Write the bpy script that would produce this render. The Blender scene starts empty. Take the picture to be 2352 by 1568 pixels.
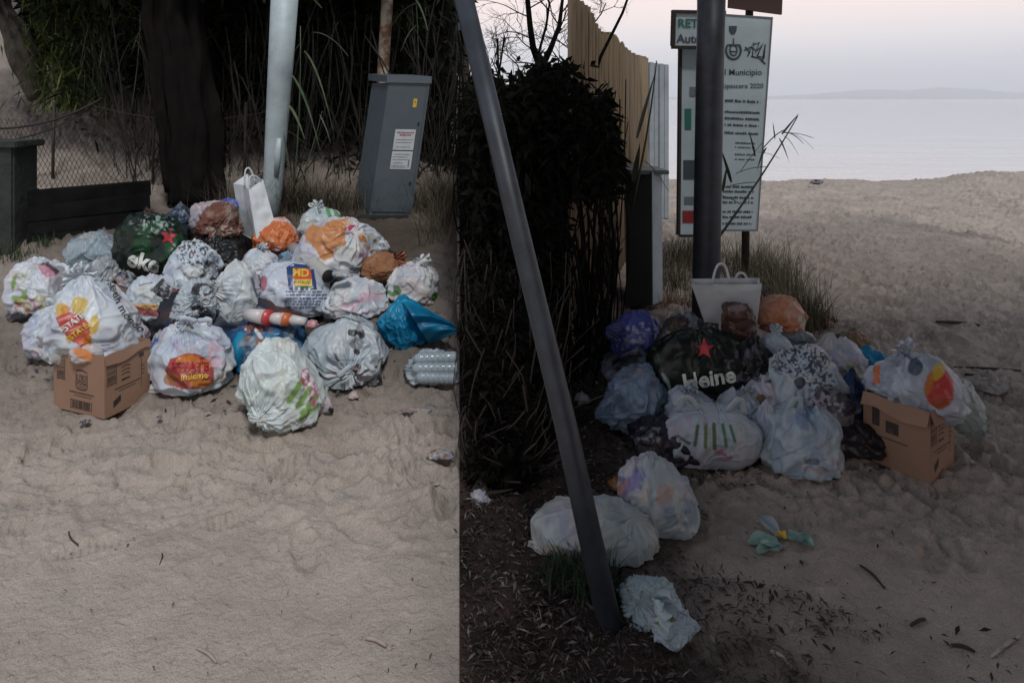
import bpy, bmesh, math, random
import numpy as np
from mathutils import Vector, Matrix
from mathutils.bvhtree import BVHTree
random.seed(7); np.random.seed(7)
R = math.radians
# ------------------------------------------------------------------ camera, world, sun, exposure
S = bpy.context.scene
COL = S.collection
F, U0, V0, H = 1600.0, 1053.0, 228.0, 1.55        # focal length / principal point of the photograph (2352 px wide), eye height
cam = bpy.data.cameras.new('camera'); camo = bpy.data.objects.new('camera', cam); COL.objects.link(camo)
cam.sensor_width = 36; cam.lens = 36 * F / 2352; cam.shift_x = (1176 - U0) / 2352; cam.shift_y = -(784 - V0) / 2352
cam.clip_start = .05; cam.clip_end = 20000
camo.location = (0, 0, H); camo.rotation_euler = (R(90), 0, 0)
S.camera = camo
W = bpy.data.worlds.new('World'); S.world = W; W.use_nodes = True
nt = W.node_tree; nt.nodes.clear()
out = nt.nodes.new('ShaderNodeOutputWorld'); bg = nt.nodes.new('ShaderNodeBackground'); bg2 = nt.nodes.new('ShaderNodeBackground')
sky = nt.nodes.new('ShaderNodeTexSky'); sky.sky_type = 'NISHITA'; sky.sun_disc = False
SUN_EL, SUN_AZ = 56, 164
sky.sun_elevation = R(SUN_EL); sky.sun_rotation = R(SUN_AZ); sky.air_density = 1.0
tc = nt.nodes.new('ShaderNodeTexCoord'); sp = nt.nodes.new('ShaderNodeSeparateXYZ'); rp = nt.nodes.new('ShaderNodeValToRGB')
nt.links.new(tc.outputs['Generated'], sp.inputs[0]); nt.links.new(sp.outputs['Z'], rp.inputs[0])
els = [(0, (.58, .64, .72)), (.012, (.66, .70, .77)), (.045, (.82, .79, .83)), (.075, (1.02, .93, .92)), (.11, (1.18, .96, .88)), (.16, (1.22, .96, .85)),
       (.30, (.62, .58, .62)), (.55, (.30, .33, .40)), (1, (.17, .21, .29))]
cr = rp.color_ramp
cr.elements[0].position = 0; cr.elements[0].color = (*els[0][1], 1); cr.elements[1].position = 1; cr.elements[1].color = (*els[-1][1], 1)
for p, c in els[1:-1]:
    e = cr.elements.new(p); e.color = (*c, 1)
nt.links.new(rp.outputs[0], bg.inputs[0]); bg.inputs[1].default_value = 1.0
nt.links.new(sky.outputs[0], bg2.inputs[0]); bg2.inputs[1].default_value = .012
ad = nt.nodes.new('ShaderNodeAddShader'); nt.links.new(bg.outputs[0], ad.inputs[0]); nt.links.new(bg2.outputs[0], ad.inputs[1]); nt.links.new(ad.outputs[0], out.inputs[0])
sl = bpy.data.lights.new('sun', 'SUN'); sl.energy = 2.2; sl.angle = R(11); sl.color = (1, .975, .95)
so = bpy.data.objects.new('sun', sl); COL.objects.link(so)
az, el = R(SUN_AZ), R(SUN_EL)
sd = Vector((math.sin(az) * math.cos(el), math.cos(az) * math.cos(el), math.sin(el)))
so.rotation_euler = sd.to_track_quat('Z', 'Y').to_euler(); so.location = sd * 20
S.view_settings.view_transform = 'Standard'; S.view_settings.look = 'None'; S.view_settings.exposure = 0.0; S.view_settings.gamma = 1
S.view_settings.use_curve_mapping = False

# ------------------------------------------------------------------ helpers
def P(u, v, Y): return Vector(((u - U0) / F * Y, Y, H - (v - V0) / F * Y))
def hsh(ix, iy, iz, s):
    n = (ix * 374761393 + iy * 668265263 + iz * 2147483647 + s * 1274126177) & 0xffffffff
    n = ((n ^ (n >> 13)) * 1274126177) & 0xffffffff
    n = ((n ^ (n >> 16)) * 2246822519) & 0xffffffff
    return ((n ^ (n >> 15)) & 0xffff) / 32767.5 - 1
def noise(p, s=0):
    p = np.asarray(p, float); f = np.floor(p).astype(np.int64); t = p - f; t = t * t * t * (t * (t * 6 - 15) + 10)
    r = 0
    for a in (0, 1):
        wa = t[:, 0] if a else 1 - t[:, 0]
        for b in (0, 1):
            wb = t[:, 1] if b else 1 - t[:, 1]
            for c in (0, 1):
                wc = t[:, 2] if c else 1 - t[:, 2]
                r = r + wa * wb * wc * hsh(f[:, 0] + a, f[:, 1] + b, f[:, 2] + c, s)
    return r
def fbm(p, s=0, o=4):
    r = 0; a = 1; q = np.asarray(p, float)
    for i in range(o):
        r = r + a * noise(q, s + i); a *= .5; q = q * 2.03 + 7.1
    return r
def ridge(p, s=0): return 1 - np.abs(noise(p, s)) * 2.2
def sm(x, a, b):
    t = np.clip((x - a) / (b - a), 0, 1); return t * t * (3 - 2 * t)
GY = [0, 2.9, 3.3, 4.0, 4.8, 5.6, 6.5, 9, 12, 16, 40]; GZ = [0, 0, .02, .15, .375, .615, .86, 1.95, 3.2, 4.2, 5]
def ground(X, Y):
    X = np.asarray(X, float); Y = np.asarray(Y, float)
    zl = sum(np.interp(Y + o, GY, GZ) for o in (-.3, -.15, 0, .15, .3)) / 5
    zr = -1.9 * sm(Y, 12.3, 24) + .17 * np.exp(-((Y - 13) / 1.3) ** 2) * sm(X / np.maximum(Y, 1), .56, .84) + .03 * np.exp(-((Y - 12.4) / .6) ** 2)
    w = sm(X, .0, .5)
    return zl * (1 - w) + zr * w
_gl = [float(v) for v in ground(np.full(4000, -5.0), np.arange(4000) * .01)]
_sm1 = lambda x, a, b: (lambda t: t * t * (3 - 2 * t))(min(1, max(0, (x - a) / (b - a))))
def g(x, y):
    q = min(max(y, 0) * 100, 3998); i = int(q); zl = _gl[i] + (_gl[i + 1] - _gl[i]) * (q - i); w = _sm1(x, 0, .5)
    if w == 0: return zl
    zr = -1.9 * _sm1(y, 12.3, 24) + .17 * math.exp(-((y - 13) / 1.3) ** 2) * _sm1(x / max(y, 1), .56, .84) + .03 * math.exp(-((y - 12.4) / .6) ** 2)
    return zl * (1 - w) + zr * w
def contact(u, v):
    lo, hi = 1.0, 30.0
    for _ in range(50):
        m = (lo + hi) / 2; p = P(u, v, m)
        if p.z > g(p.x, m): lo = m
        else: hi = m
    return lo
def mesh(name, verts, faces, mat=None, parent=None, smooth=False, col=None, loc=(0, 0, 0)):
    me = bpy.data.meshes.new(name)
    verts = np.asarray(verts, float)
    if isinstance(faces, np.ndarray):
        n = len(faces); k = faces.shape[1]
        me.vertices.add(len(verts)); me.vertices.foreach_set('co', verts.astype(np.float32).ravel())
        me.loops.add(n * k); me.loops.foreach_set('vertex_index', faces.astype(np.int32).ravel())
        me.polygons.add(n); me.polygons.foreach_set('loop_start', np.arange(0, n * k, k, dtype=np.int32)); me.update(calc_edges=True)
    else:
        me.from_pydata([tuple(v) for v in verts], [], faces)
    if smooth: me.polygons.foreach_set('use_smooth', np.ones(len(me.polygons), bool))
    if col is not None:
        a = me.color_attributes.new('col', 'FLOAT_COLOR', 'POINT')
        c = np.ones((len(verts), 4), np.float32); c[:, :3] = col; a.data.foreach_set('color', c.ravel())
    me.validate(); me.update()
    o = bpy.data.objects.new(name, me); COL.objects.link(o)
    if mat:
        for m in (mat if isinstance(mat, (list, tuple)) else [mat]): me.materials.append(m)
    o.location = loc
    if parent: o.parent = parent
    return o
def tag(o, label=None, cat=None, group=None, kind=None):
    if label: o['label'] = label
    if cat: o['category'] = cat
    if group: o['group'] = group
    if kind: o['kind'] = kind
    return o
def empty(name, loc, label, cat, group=None, rz=0):
    o = bpy.data.objects.new(name, None); COL.objects.link(o); o.location = loc; o.rotation_euler = (0, 0, rz); o.empty_display_size = .1
    return tag(o, label, cat, group)
def grid_faces(nu, nv, wrap=False):
    i = np.arange(nu if wrap else nu - 1); j = np.arange(nv - 1); I, J = np.meshgrid(i, j, indexing='ij'); I = I.ravel(); J = J.ravel(); I2 = (I + 1) % nu
    return np.stack([I * nv + J, I2 * nv + J, I2 * nv + J + 1, I * nv + J + 1], 1)
def tubeVF(pts, rad, n=10, flat=1.0, nz=0, seed=0, fq=(1.3, .35)):
    pts = [Vector(p) for p in pts]; V = []; Fc = []
    up = Vector((0.01, 1, .02)) if abs((pts[-1] - pts[0]).normalized().y) < .8 else Vector((1, .02, .01))
    for i, p in enumerate(pts):
        t = (pts[min(i + 1, len(pts) - 1)] - pts[max(i - 1, 0)]).normalized()
        a = t.cross(up).normalized(); b = t.cross(a).normalized(); r = rad[i] if hasattr(rad, '__len__') else rad
        for k in range(n):
            q = 2 * math.pi * k / n; rr = r
            if nz: rr *= 1 + nz * float(fbm(np.array([[math.cos(q) * fq[0] + seed, math.sin(q) * fq[0], i * fq[1]]]), seed)[0])
            V.append(p + a * math.cos(q) * rr + b * math.sin(q) * rr * flat)
    m = len(pts)
    for i in range(m - 1):
        for k in range(n): Fc.append((i * n + k, i * n + (k + 1) % n, (i + 1) * n + (k + 1) % n, (i + 1) * n + k))
    Fc.append(tuple(range(n))[::-1]); Fc.append(tuple((m - 1) * n + k for k in range(n)))
    return V, Fc
def tube(name, pts, rad, mat, parent=None, n=10, flat=1.0, nz=0, seed=0, smooth=True, fq=(1.3, .35)):
    V, Fc = tubeVF(pts, rad, n, flat, nz, seed, fq); return mesh(name, V, Fc, mat, parent, smooth)
class MB:
    def __init__(s): s.V = []; s.F = []
    def add(s, V, Fc):
        k = len(s.V); s.V += [tuple(v) for v in V]; s.F += [tuple(i + k for i in f) for f in Fc]; return s
    def box(s, c, sx, sy, sz, M=None):
        V = [Vector((x * sx / 2, y * sy / 2, z * sz / 2)) for x in (-1, 1) for y in (-1, 1) for z in (-1, 1)]
        if M: V = [M @ v for v in V]
        V = [v + Vector(c) for v in V]
        return s.add(V, [(0, 1, 3, 2), (4, 6, 7, 5), (0, 4, 5, 1), (2, 3, 7, 6), (0, 2, 6, 4), (1, 5, 7, 3)])
    def build(s, name, mat, parent=None, smooth=False, bevel=0):
        o = mesh(name, s.V, s.F, mat, parent, smooth)
        if bevel:
            bm = bmesh.new(); bm.from_mesh(o.data); bmesh.ops.bevel(bm, geom=bm.edges[:], offset=bevel, segments=2, affect='EDGES'); bm.to_mesh(o.data); bm.free()
        return o
def arc(p0, p1, sag, n=12):
    p0, p1, sag = Vector(p0), Vector(p1), Vector(sag)
    return [p0.lerp(p1, t) + sag * (4 * t * (1 - t)) for t in [i / n for i in range(n + 1)]]

# ------------------------------------------------------------------ materials
def mat(name, color=(.5, .5, .5), rough=.6, metal=0, spec=.5, bump=None, var=None, attr=None, trans=0, scale=1):
    m = bpy.data.materials.new(name); m.use_nodes = True; n = m.node_tree; b = n.nodes['Principled BSDF']; L = n.links.new
    b.inputs['Roughness'].default_value = rough; b.inputs['Metallic'].default_value = metal; b.inputs['Specular IOR Level'].default_value = spec
    b.inputs['Base Color'].default_value = (*color, 1); src = None
    co = n.nodes.new('ShaderNodeTexCoord').outputs['Object']
    if attr:
        a = n.nodes.new('ShaderNodeAttribute'); a.attribute_name = 'col'; src = a.outputs['Color']
    if var:                        # (scale, second colour, low, high)
        t = n.nodes.new('ShaderNodeTexNoise'); t.inputs['Scale'].default_value = var[0]; t.inputs['Detail'].default_value = 8; t.inputs['Roughness'].default_value = .65; L(co, t.inputs['Vector'])
        mr = n.nodes.new('ShaderNodeMapRange'); mr.inputs[1].default_value = var[2]; mr.inputs[2].default_value = var[3]; L(t.outputs[0], mr.inputs[0])
        mx = n.nodes.new('ShaderNodeMix'); mx.data_type = 'RGBA'; L(mr.outputs[0], mx.inputs[0])
        if src: L(src, mx.inputs[6])
        else: mx.inputs[6].default_value = (*color, 1)
        mx.inputs[7].default_value = (*var[1], 1); src = mx.outputs[2]
    if src: L(src, b.inputs['Base Color'])
    if bump:                       # list of (type, scale, strength, distance, stretch)
        nrm = None
        for ty, sc, st, ds, stretch in bump:
            mp = n.nodes.new('ShaderNodeMapping'); mp.inputs['Scale'].default_value = stretch; L(co, mp.inputs[0])
            if ty == 'noise':
                t = n.nodes.new('ShaderNodeTexNoise'); t.inputs['Scale'].default_value = sc; t.inputs['Detail'].default_value = 6; t.inputs['Distortion'].default_value = .6; h = t.outputs[0]
            elif ty == 'ridge':
                t = n.nodes.new('ShaderNodeTexNoise'); t.noise_type = 'RIDGED_MULTIFRACTAL'; t.inputs['Scale'].default_value = sc; t.inputs['Detail'].default_value = 4; t.inputs['Distortion'].default_value = 1.0; h = t.outputs[0]
            else:
                t = n.nodes.new('ShaderNodeTexVoronoi'); t.inputs['Scale'].default_value = sc; h = t.outputs['Distance']
            L(mp.outputs[0], t.inputs['Vector'])
            bp = n.nodes.new('ShaderNodeBump'); bp.inputs['Strength'].default_value = st; bp.inputs['Distance'].default_value = ds; L(h, bp.inputs['Height'])
            if nrm: L(nrm, bp.inputs['Normal'])
            nrm = bp.outputs[0]
        L(nrm, b.inputs['Normal'])
    if trans:
        tr = n.nodes.new('ShaderNodeBsdfTranslucent'); ms = n.nodes.new('ShaderNodeMixShader'); ms.inputs[0].default_value = trans
        if src: L(src, tr.inputs[0])
        else: tr.inputs[0].default_value = (*color, 1)
        o = n.nodes['Material Output']; L(b.outputs[0], ms.inputs[1]); L(tr.outputs[0], ms.inputs[2]); L(ms.outputs[0], o.inputs[0])
    return m
E1 = (1, 1, 1)
M = {}
M['bag'] = mat('plastic_film', rough=.38, spec=.45, attr=True, trans=.16, bump=[('ridge', 6, .25, .012, (1, 1, .5)), ('noise', 24, .2, .004, (1, 1, .6))])
M['paper'] = mat('crumpled_paper', rough=.8, spec=.25, attr=True, bump=[('noise', 22, .5, .008, E1), ('vor', 16, .35, .01, E1)])
M['card'] = mat('cardboard', (.27, .165, .115), rough=.85, spec=.2, var=(9, (.30, .19, .13), .4, .75), bump=[('noise', 60, .1, .002, (1, 1, .2))])
M['ink'] = mat('black_ink', (.035, .025, .022), .7, var=(30, (.11, .075, .06), .5, .7))
M['steel'] = mat('galvanised_steel', (.38, .46, .48), rough=.55, metal=.1, var=(5, (.27, .33, .35), .42, .7), bump=[('noise', 30, .12, .003, (1, 1, .15))])
M['shadesteel'] = mat('shaded_steel', (.034, .042, .055), rough=.5, metal=.1, var=(9, (.016, .018, .022), .4, .7), bump=[('noise', 40, .15, .002, (1, 1, .2))])  # darkened copy of the galvanised steel, dim light put into its colour
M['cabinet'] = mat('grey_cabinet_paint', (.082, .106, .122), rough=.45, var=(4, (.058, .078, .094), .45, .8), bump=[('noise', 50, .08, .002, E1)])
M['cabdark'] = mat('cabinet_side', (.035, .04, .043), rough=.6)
M['white'] = mat('white_paper', (.52, .56, .58), .6, var=(14, (.4, .44, .47), .45, .8))
M['grey_ink'] = mat('grey_ink', (.15, .17, .2), .6)
M['red_ink'] = mat('red_ink', (.32, .1, .12), .6)
M['yellow'] = mat('yellow_sticker', (.62, .42, .05), .5)
M['bark'] = mat('dark_bark', (.010, .008, .007), .95, spec=.08, var=(6, (.005, .005, .005), .35, .65), bump=[('ridge', 7, 1, .05, (1, 1, .2)), ('noise', 40, .4, .01, (1, 1, .3))])
M['bark2'] = mat('grey_bark', (.075, .065, .055), .9, var=(9, (.03, .026, .022), .4, .65), bump=[('noise', 12, .9, .02, (1, 1, .3))])
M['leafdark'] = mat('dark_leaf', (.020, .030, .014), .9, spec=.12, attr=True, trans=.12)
M['leaf'] = mat('reed_leaf', (.07, .115, .065), .5, trans=.2, var=(9, (.16, .18, .10), .4, .7))
M['straw'] = mat('dry_straw', attr=True, rough=.8)
M['block'] = mat('weathered_block', (.028, .032, .031), .9, var=(5, (.012, .014, .013), .4, .65), bump=[('noise', 12, .6, .02, E1)])
M['timber'] = mat('grey_board', (.013, .013, .014), .9, spec=.1, var=(5, (.005, .005, .005), .35, .6), bump=[('noise', 14, .5, .01, (.2, 1, 1))])
M['wire'] = mat('rusty_wire', (.035, .028, .024), .7, metal=.3)
M['rusty'] = mat('peeling_pole', (.36, .32, .26), .7, var=(8, (.16, .08, .04), .45, .58))
M['reedscreen'] = mat('reed_cane', attr=True, rough=.75)
M['concrete'] = mat('pale_concrete', (.33, .38, .42), .8, var=(5, (.24, .28, .31), .4, .7), bump=[('noise', 30, .3, .005, E1)])
M['signwhite'] = mat('sign_face', (.46, .56, .60), .5, var=(3, (.38, .47, .51), .4, .7))
M['signdark'] = mat('sign_ink', (.06, .08, .10), .5)
M['signgreen'] = mat('sign_green', (.03, .17, .13), .5)
M['signred'] = mat('sign_red', (.28, .03, .03), .5)
M['signbrown'] = mat('brown_sign', (.06, .03, .025), .6)
M['wood'] = mat('dark_wood', (.03, .022, .018), .8)
M['stick'] = mat('pale_stick', (.42, .37, .32), .7, var=(20, (.25, .2, .17), .4, .7))
M['twig'] = mat('dark_twig', (.035, .025, .02), .8)
M['tube'] = mat('grey_tube', (.36, .37, .35), .7)
M['black'] = mat('lock_and_shade_black', (.006, .006, .008), .8)
M['redcup'] = mat('red_plastic', (.45, .05, .06), .35)
M['cup'] = mat('white_plastic', (.62, .60, .60), .35, trans=.15)
M['blueplastic'] = mat('blue_film', (.01, .30, .52), .36, spec=.5, trans=.3, bump=[('ridge', 7, .6, .02, (1, 1, .6))], var=(3, (.004, .12, .28), .45, .7))
M['whiteink'] = mat('white_print', (.6, .64, .6), .5, var=(22, (.05, .08, .07), .56, .7))
M['redink2'] = mat('star_red', (.42, .02, .03), .5, var=(25, (.08, .01, .01), .5, .65))
M['bottle'] = mat('clear_bottle', (.45, .55, .6), .15, spec=.8, trans=.3)
M['buildwhite'] = mat('white_render', (.55, .55, .56), .8)
M['shadereed'] = mat('shade_roof_reed', (.18, .14, .10), .9, var=(10, (.1, .08, .05), .4, .7))

M['navy'] = mat('logo_navy', (.02, .05, .16), .4); M['logored'] = mat('logo_red', (.52, .08, .02), .4); M['logogreen'] = mat('logo_green', (.03, .14, .13), .4)
M['textblue'] = mat('text_blue', (.10, .16, .28), .4); M['orangecup'] = mat('orange_band', (.5, .13, .04), .4)
M['wrapgreen'] = mat('wrapper_green', (.26, .42, .36), .4, trans=.2, var=(18, (.08, .16, .13), .5, .7)); M['wrapgrey'] = mat('wrapper_grey', (.32, .36, .38), .4, trans=.2)
# sand
def sandmat():
    m = bpy.data.materials.new('sand'); m.use_nodes = True; n = m.node_tree; b = n.nodes['Principled BSDF']; L = n.links.new; N = n.nodes.new
    b.inputs['Roughness'].default_value = .92; b.inputs['Specular IOR Level'].default_value = .15
    a = N('ShaderNodeAttribute'); a.attribute_name = 'col'
    co = N('ShaderNodeTexCoord').outputs['Object']
    t = N('ShaderNodeTexNoise'); t.inputs['Scale'].default_value = 2.2; t.inputs['Detail'].default_value = 10; t.inputs['Roughness'].default_value = .7; L(co, t.inputs['Vector'])
    mr = N('ShaderNodeMapRange'); mr.inputs[1].default_value = .3; mr.inputs[2].default_value = .7; mr.inputs[3].default_value = .78; mr.inputs[4].default_value = 1.16; L(t.outputs[0], mr.inputs[0])
    vm = N('ShaderNodeVectorMath'); vm.operation = 'SCALE'; L(a.outputs['Color'], vm.inputs[0]); L(mr.outputs[0], vm.inputs['Scale'])
    # speckles of grit
    t2 = N('ShaderNodeTexNoise'); t2.inputs['Scale'].default_value = 230; t2.inputs['Detail'].default_value = 3; L(co, t2.inputs['Vector'])
    m2 = N('ShaderNodeMapRange'); m2.inputs[1].default_value = .25; m2.inputs[2].default_value = .75; m2.inputs[3].default_value = .72; m2.inputs[4].default_value = 1.25; L(t2.outputs[0], m2.inputs[0])
    v2 = N('ShaderNodeVectorMath'); v2.operation = 'SCALE'; L(vm.outputs[0], v2.inputs[0]); L(m2.outputs[0], v2.inputs['Scale'])
    L(v2.outputs[0], b.inputs['Base Color'])
    nr = None
    for sc, st, ds in ((26, .6, .02), (75, .65, .009), (300, .5, .003)):
        t = N('ShaderNodeTexNoise'); t.inputs['Scale'].default_value = sc; t.inputs['Detail'].default_value = 5; t.inputs['Distortion'].default_value = .8; L(co, t.inputs['Vector'])
        bp = N('ShaderNodeBump'); bp.inputs['Strength'].default_value = st; bp.inputs['Distance'].default_value = ds; L(t.outputs[0], bp.inputs['Height'])
        if nr: L(nr, bp.inputs['Normal'])
        nr = bp.outputs[0]
    L(nr, b.inputs['Normal'])
    return m
M['sand'] = sandmat()
M['leafmid'] = mat('mid_reed_leaf', (.045, .07, .04), .5, trans=.2, var=(9, (.07, .085, .05), .4, .7))
M['leafreed'] = mat('dark_reed_leaf', (.022, .032, .02), .5, trans=.1, var=(9, (.04, .045, .025), .4, .7))

# ------------------------------------------------------------------ setting: ground, sea
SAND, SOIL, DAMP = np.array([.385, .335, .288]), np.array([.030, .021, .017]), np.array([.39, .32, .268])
def ground_color(X, Y):
    n1 = fbm(np.stack([X * 1.3, Y * 1.3, 0 * X], 1), 3); n2 = fbm(np.stack([X * 7, Y * 7, 0 * X], 1), 9)
    edge = 1.02 + .22 * n1 + .13 * n2 - .1 * sm(Y, 2.4, 3.2) + .5 * sm(Y, 3.6, 4.6) - .75 * sm(Y, 5.6, 7)
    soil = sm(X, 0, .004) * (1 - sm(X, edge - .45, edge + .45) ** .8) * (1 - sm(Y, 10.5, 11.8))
    c = SAND[None] * np.ones((len(X), 1))
    damp = sm(X, 0, .01) * (1 - .85 * sm(X / Y, .45, .75)) * (1 - .8 * sm(Y, 4, 9)) * (1.0 + .4 * n1)
    damp = np.clip(damp, 0, 1)[:, None]; c = c * (1 - damp) + DAMP[None] * damp
    # brown disturbed earth by the pile, darkened for shade between bags, blue grey worn patches in the foreground
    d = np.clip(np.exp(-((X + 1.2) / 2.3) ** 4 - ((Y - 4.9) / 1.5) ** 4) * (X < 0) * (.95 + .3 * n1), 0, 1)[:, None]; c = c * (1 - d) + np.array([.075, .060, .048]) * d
    bl = (np.clip(n1 * .9 - .15, 0, 1) * (1 - sm(Y, 2.1, 2.7)) * (X < 0))[:, None] * .6; c = c * (1 - bl) + np.array([.235, .25, .245]) * bl
    bk = ((X < 0) * sm(Y, 5.8, 7.0))[:, None]; c = c * (1 - bk) + np.array([.27, .235, .205]) * bk
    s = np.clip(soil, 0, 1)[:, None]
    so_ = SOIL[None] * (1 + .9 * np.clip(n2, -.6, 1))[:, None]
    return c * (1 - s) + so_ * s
def relief(X, Y):
    q = np.stack([X, Y, 0 * X], 1)
    amp = (.14 + .78 * sm(Y, 2.15, 2.8)) * (.7 + .6 * np.clip(noise(q * 1.7, 44) + .3, 0, 1)) * (1 + .3 * sm(Y, 3, 6)) * np.where(X < 0, 1, 1.35)
    w = np.stack([X + .05 * noise(q * 6, 21), Y + .05 * noise(q * 6, 22), 0 * X], 1)
    z = .014 * fbm(w * 3.4, 31, 2) + .008 * noise(w * np.array([13, 17, 1]), 33) + .009 * ridge(w * np.array([12, 19, 1]), 35) + .0065 * noise(w * 31, 36) + .0045 * ridge(w * np.array([36, 30, 1]), 38) + .003 * noise(w * 70, 39)
    z += .020 * (X < 0) * sm(Y, 2.5, 2.8) * -np.clip(noise(w * np.array([4.2, 6.5, 1]), 37) - .25, 0, 1) * 2
    z += sm(Y, 11.2, 12.4) * .045 * noise(q * np.array([1.3, .8, 1]), 51)
    z *= 1 + .5 * np.exp(-((Y - 3.0) / .55) ** 2)
    return z * amp
def footprints(X, Y, z):
    rnd = random.Random(5)
    for k in range(150):
        fx, fy = rnd.uniform(-2.4, 2.6), rnd.uniform(2.35, 3.6) if k < 100 else rnd.uniform(3.4, 9)
        if fx > 0 and k < 100: fx = rnd.uniform(1.1, 3.5)
        a = rnd.uniform(0, 3.14); c, s = math.cos(a), math.sin(a)
        dx = (X - fx) * c + (Y - fy) * s; dy = -(X - fx) * s + (Y - fy) * c
        m = (np.abs(dx) < .3) & (np.abs(dy) < .2)
        r = np.sqrt((dx[m] / .135) ** 2 + (dy[m] / .05) ** 2)
        z[m] += -.014 * (1 - sm(r, .6, 1.0)) + .005 * np.exp(-((r - 1.15) / .2) ** 2) + .003 * np.sin(dx[m] * 260) * (r < .85)
    return z
s_ = np.concatenate([np.linspace(-1.05, -.72, 40, False), np.linspace(-.72, 0, 330, False), np.linspace(0, .9, 420, False), np.linspace(.9, 1.2, 30)])
ys = 1.25 * (27 / 1.25) ** (np.linspace(0, 1, 620) ** 1.0)
SS, YY = np.meshgrid(s_, ys, indexing='ij'); YY = YY.ravel(); XX = (SS.ravel()) * YY
rz = footprints(XX, YY, relief(XX, YY)); ZZ = ground(XX, YY) + rz * (1 - .6 * sm(YY, 12, 20))
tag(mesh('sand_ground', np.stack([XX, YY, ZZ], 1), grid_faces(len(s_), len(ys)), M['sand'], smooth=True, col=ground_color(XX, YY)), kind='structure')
gx = np.linspace(-40, 60, 200); gy = np.concatenate([np.linspace(-25, 1, 20, False), np.linspace(1, 40, 120)])
GXX, GYY = np.meshgrid(gx, gy, indexing='ij'); GXX = GXX.ravel(); GYY = GYY.ravel()
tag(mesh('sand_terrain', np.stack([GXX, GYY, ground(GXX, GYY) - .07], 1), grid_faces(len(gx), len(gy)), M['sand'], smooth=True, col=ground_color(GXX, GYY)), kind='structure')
mw = bpy.data.materials.new('sea_water'); mw.use_nodes = True; b = mw.node_tree.nodes['Principled BSDF']
b.inputs['Base Color'].default_value = (.36, .40, .44, 1); b.inputs['Roughness'].default_value = .12; b.inputs['IOR'].default_value = 1.45; b.inputs['Specular IOR Level'].default_value = .9
n = mw.node_tree; t = n.nodes.new('ShaderNodeTexNoise'); t.inputs['Scale'].default_value = .35; t.inputs['Detail'].default_value = 6
mp = n.nodes.new('ShaderNodeMapping'); mp.inputs['Scale'].default_value = (.3, 1, 1); tcn = n.nodes.new('ShaderNodeTexCoord')
n.links.new(tcn.outputs['Object'], mp.inputs[0]); n.links.new(mp.outputs[0], t.inputs['Vector'])
bp = n.nodes.new('ShaderNodeBump'); bp.inputs['Strength'].default_value = .14; bp.inputs['Distance'].default_value = .5
n.links.new(t.outputs[0], bp.inputs['Height']); n.links.new(bp.outputs[0], b.inputs['Normal'])
tag(mesh('sea', [(-15000, 16, -1.6), (15000, 16, -1.6), (15000, 15500, -1.6), (-15000, 15500, -1.6)], [(0, 1, 2, 3)], mw), kind='structure')

hx = np.linspace(-3000, 14800, 240); hy = np.linspace(12500, 15300, 14); HX, HY = np.meshgrid(hx, hy, indexing='ij'); HX = HX.ravel(); HY = HY.ravel()
hp = np.stack([HX / 1400, HY / 1400, 0 * HX], 1); hz = (300 + 150 * fbm(hp, 71, 4) + 140 * noise(hp * .45, 75)) * np.sin(np.pi * (HY - 12500) / 2800) * (.2 + .26 * sm(HX, 3500, 9000)) - 3
tag(mesh('far_hills', np.stack([HX, HY, hz], 1), grid_faces(240, 14), mat('hill_scrub', (.07, .085, .06), .95), smooth=True), kind='structure')
hm = bpy.data.materials.new('haze'); hm.use_nodes = True; hm.node_tree.nodes.clear(); ho = hm.node_tree.nodes.new('ShaderNodeOutputMaterial'); hv = hm.node_tree.nodes.new('ShaderNodeVolumePrincipled')
hv.inputs['Density'].default_value = 1.35e-4; hv.inputs['Anisotropy'].default_value = .0; S.cycles.volume_bounces = 4; hv.inputs['Color'].default_value = (.99, .99, 1, 1); hm.node_tree.links.new(hv.outputs[0], ho.inputs['Volume'])
mb = MB(); mb.box((0, 7600, 300), 31600, 16400, 610); tag(mb.build('haze', hm), kind='stuff')
# ------------------------------------------------------------------ added reed roof: unseen, put above and outside the frame to shade the right half
sh = empty('added_shade_roof', (0, 0, 0), 'unseen reed roof added to shade the right hand pile', 'shelter')
mb = MB(); rr = random.Random(3)
mb.box((3.40, -.8, 3.2), 5.5, 6.4, .10)
mb.build('roof', M['shadereed'], sh)
y = 2.46; k = 0
while y < 7.2:
    mb = MB(); mb.box((3.40, y, 3.2), 5.5, .11, .03); mb.build('shade_slat', M['shadereed'], sh); y += .12 + .011 * k; k += 1  # gaps widen so the added shade fades out gradually
for x in (.72, 6.05): mb = MB(); mb.box((x, 4.8, 3.15), .06, 4.9, .06); mb.build('rafter', M['wood'], sh)
mb = MB(); mb.box((3.40, -3.95, 1.5), 5.4, .08, 3.3); mb.build('shade_wall', M['shadereed'], sh)  # unseen wall added to keep sky light off camera-facing sides
for x, y in ((.72, -3.8), (6.07, -3.8), (6.07, 7.0)): tube('post', [(x, y, -.1), (x, y, 3.15)], .06, M['wood'], sh)

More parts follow.
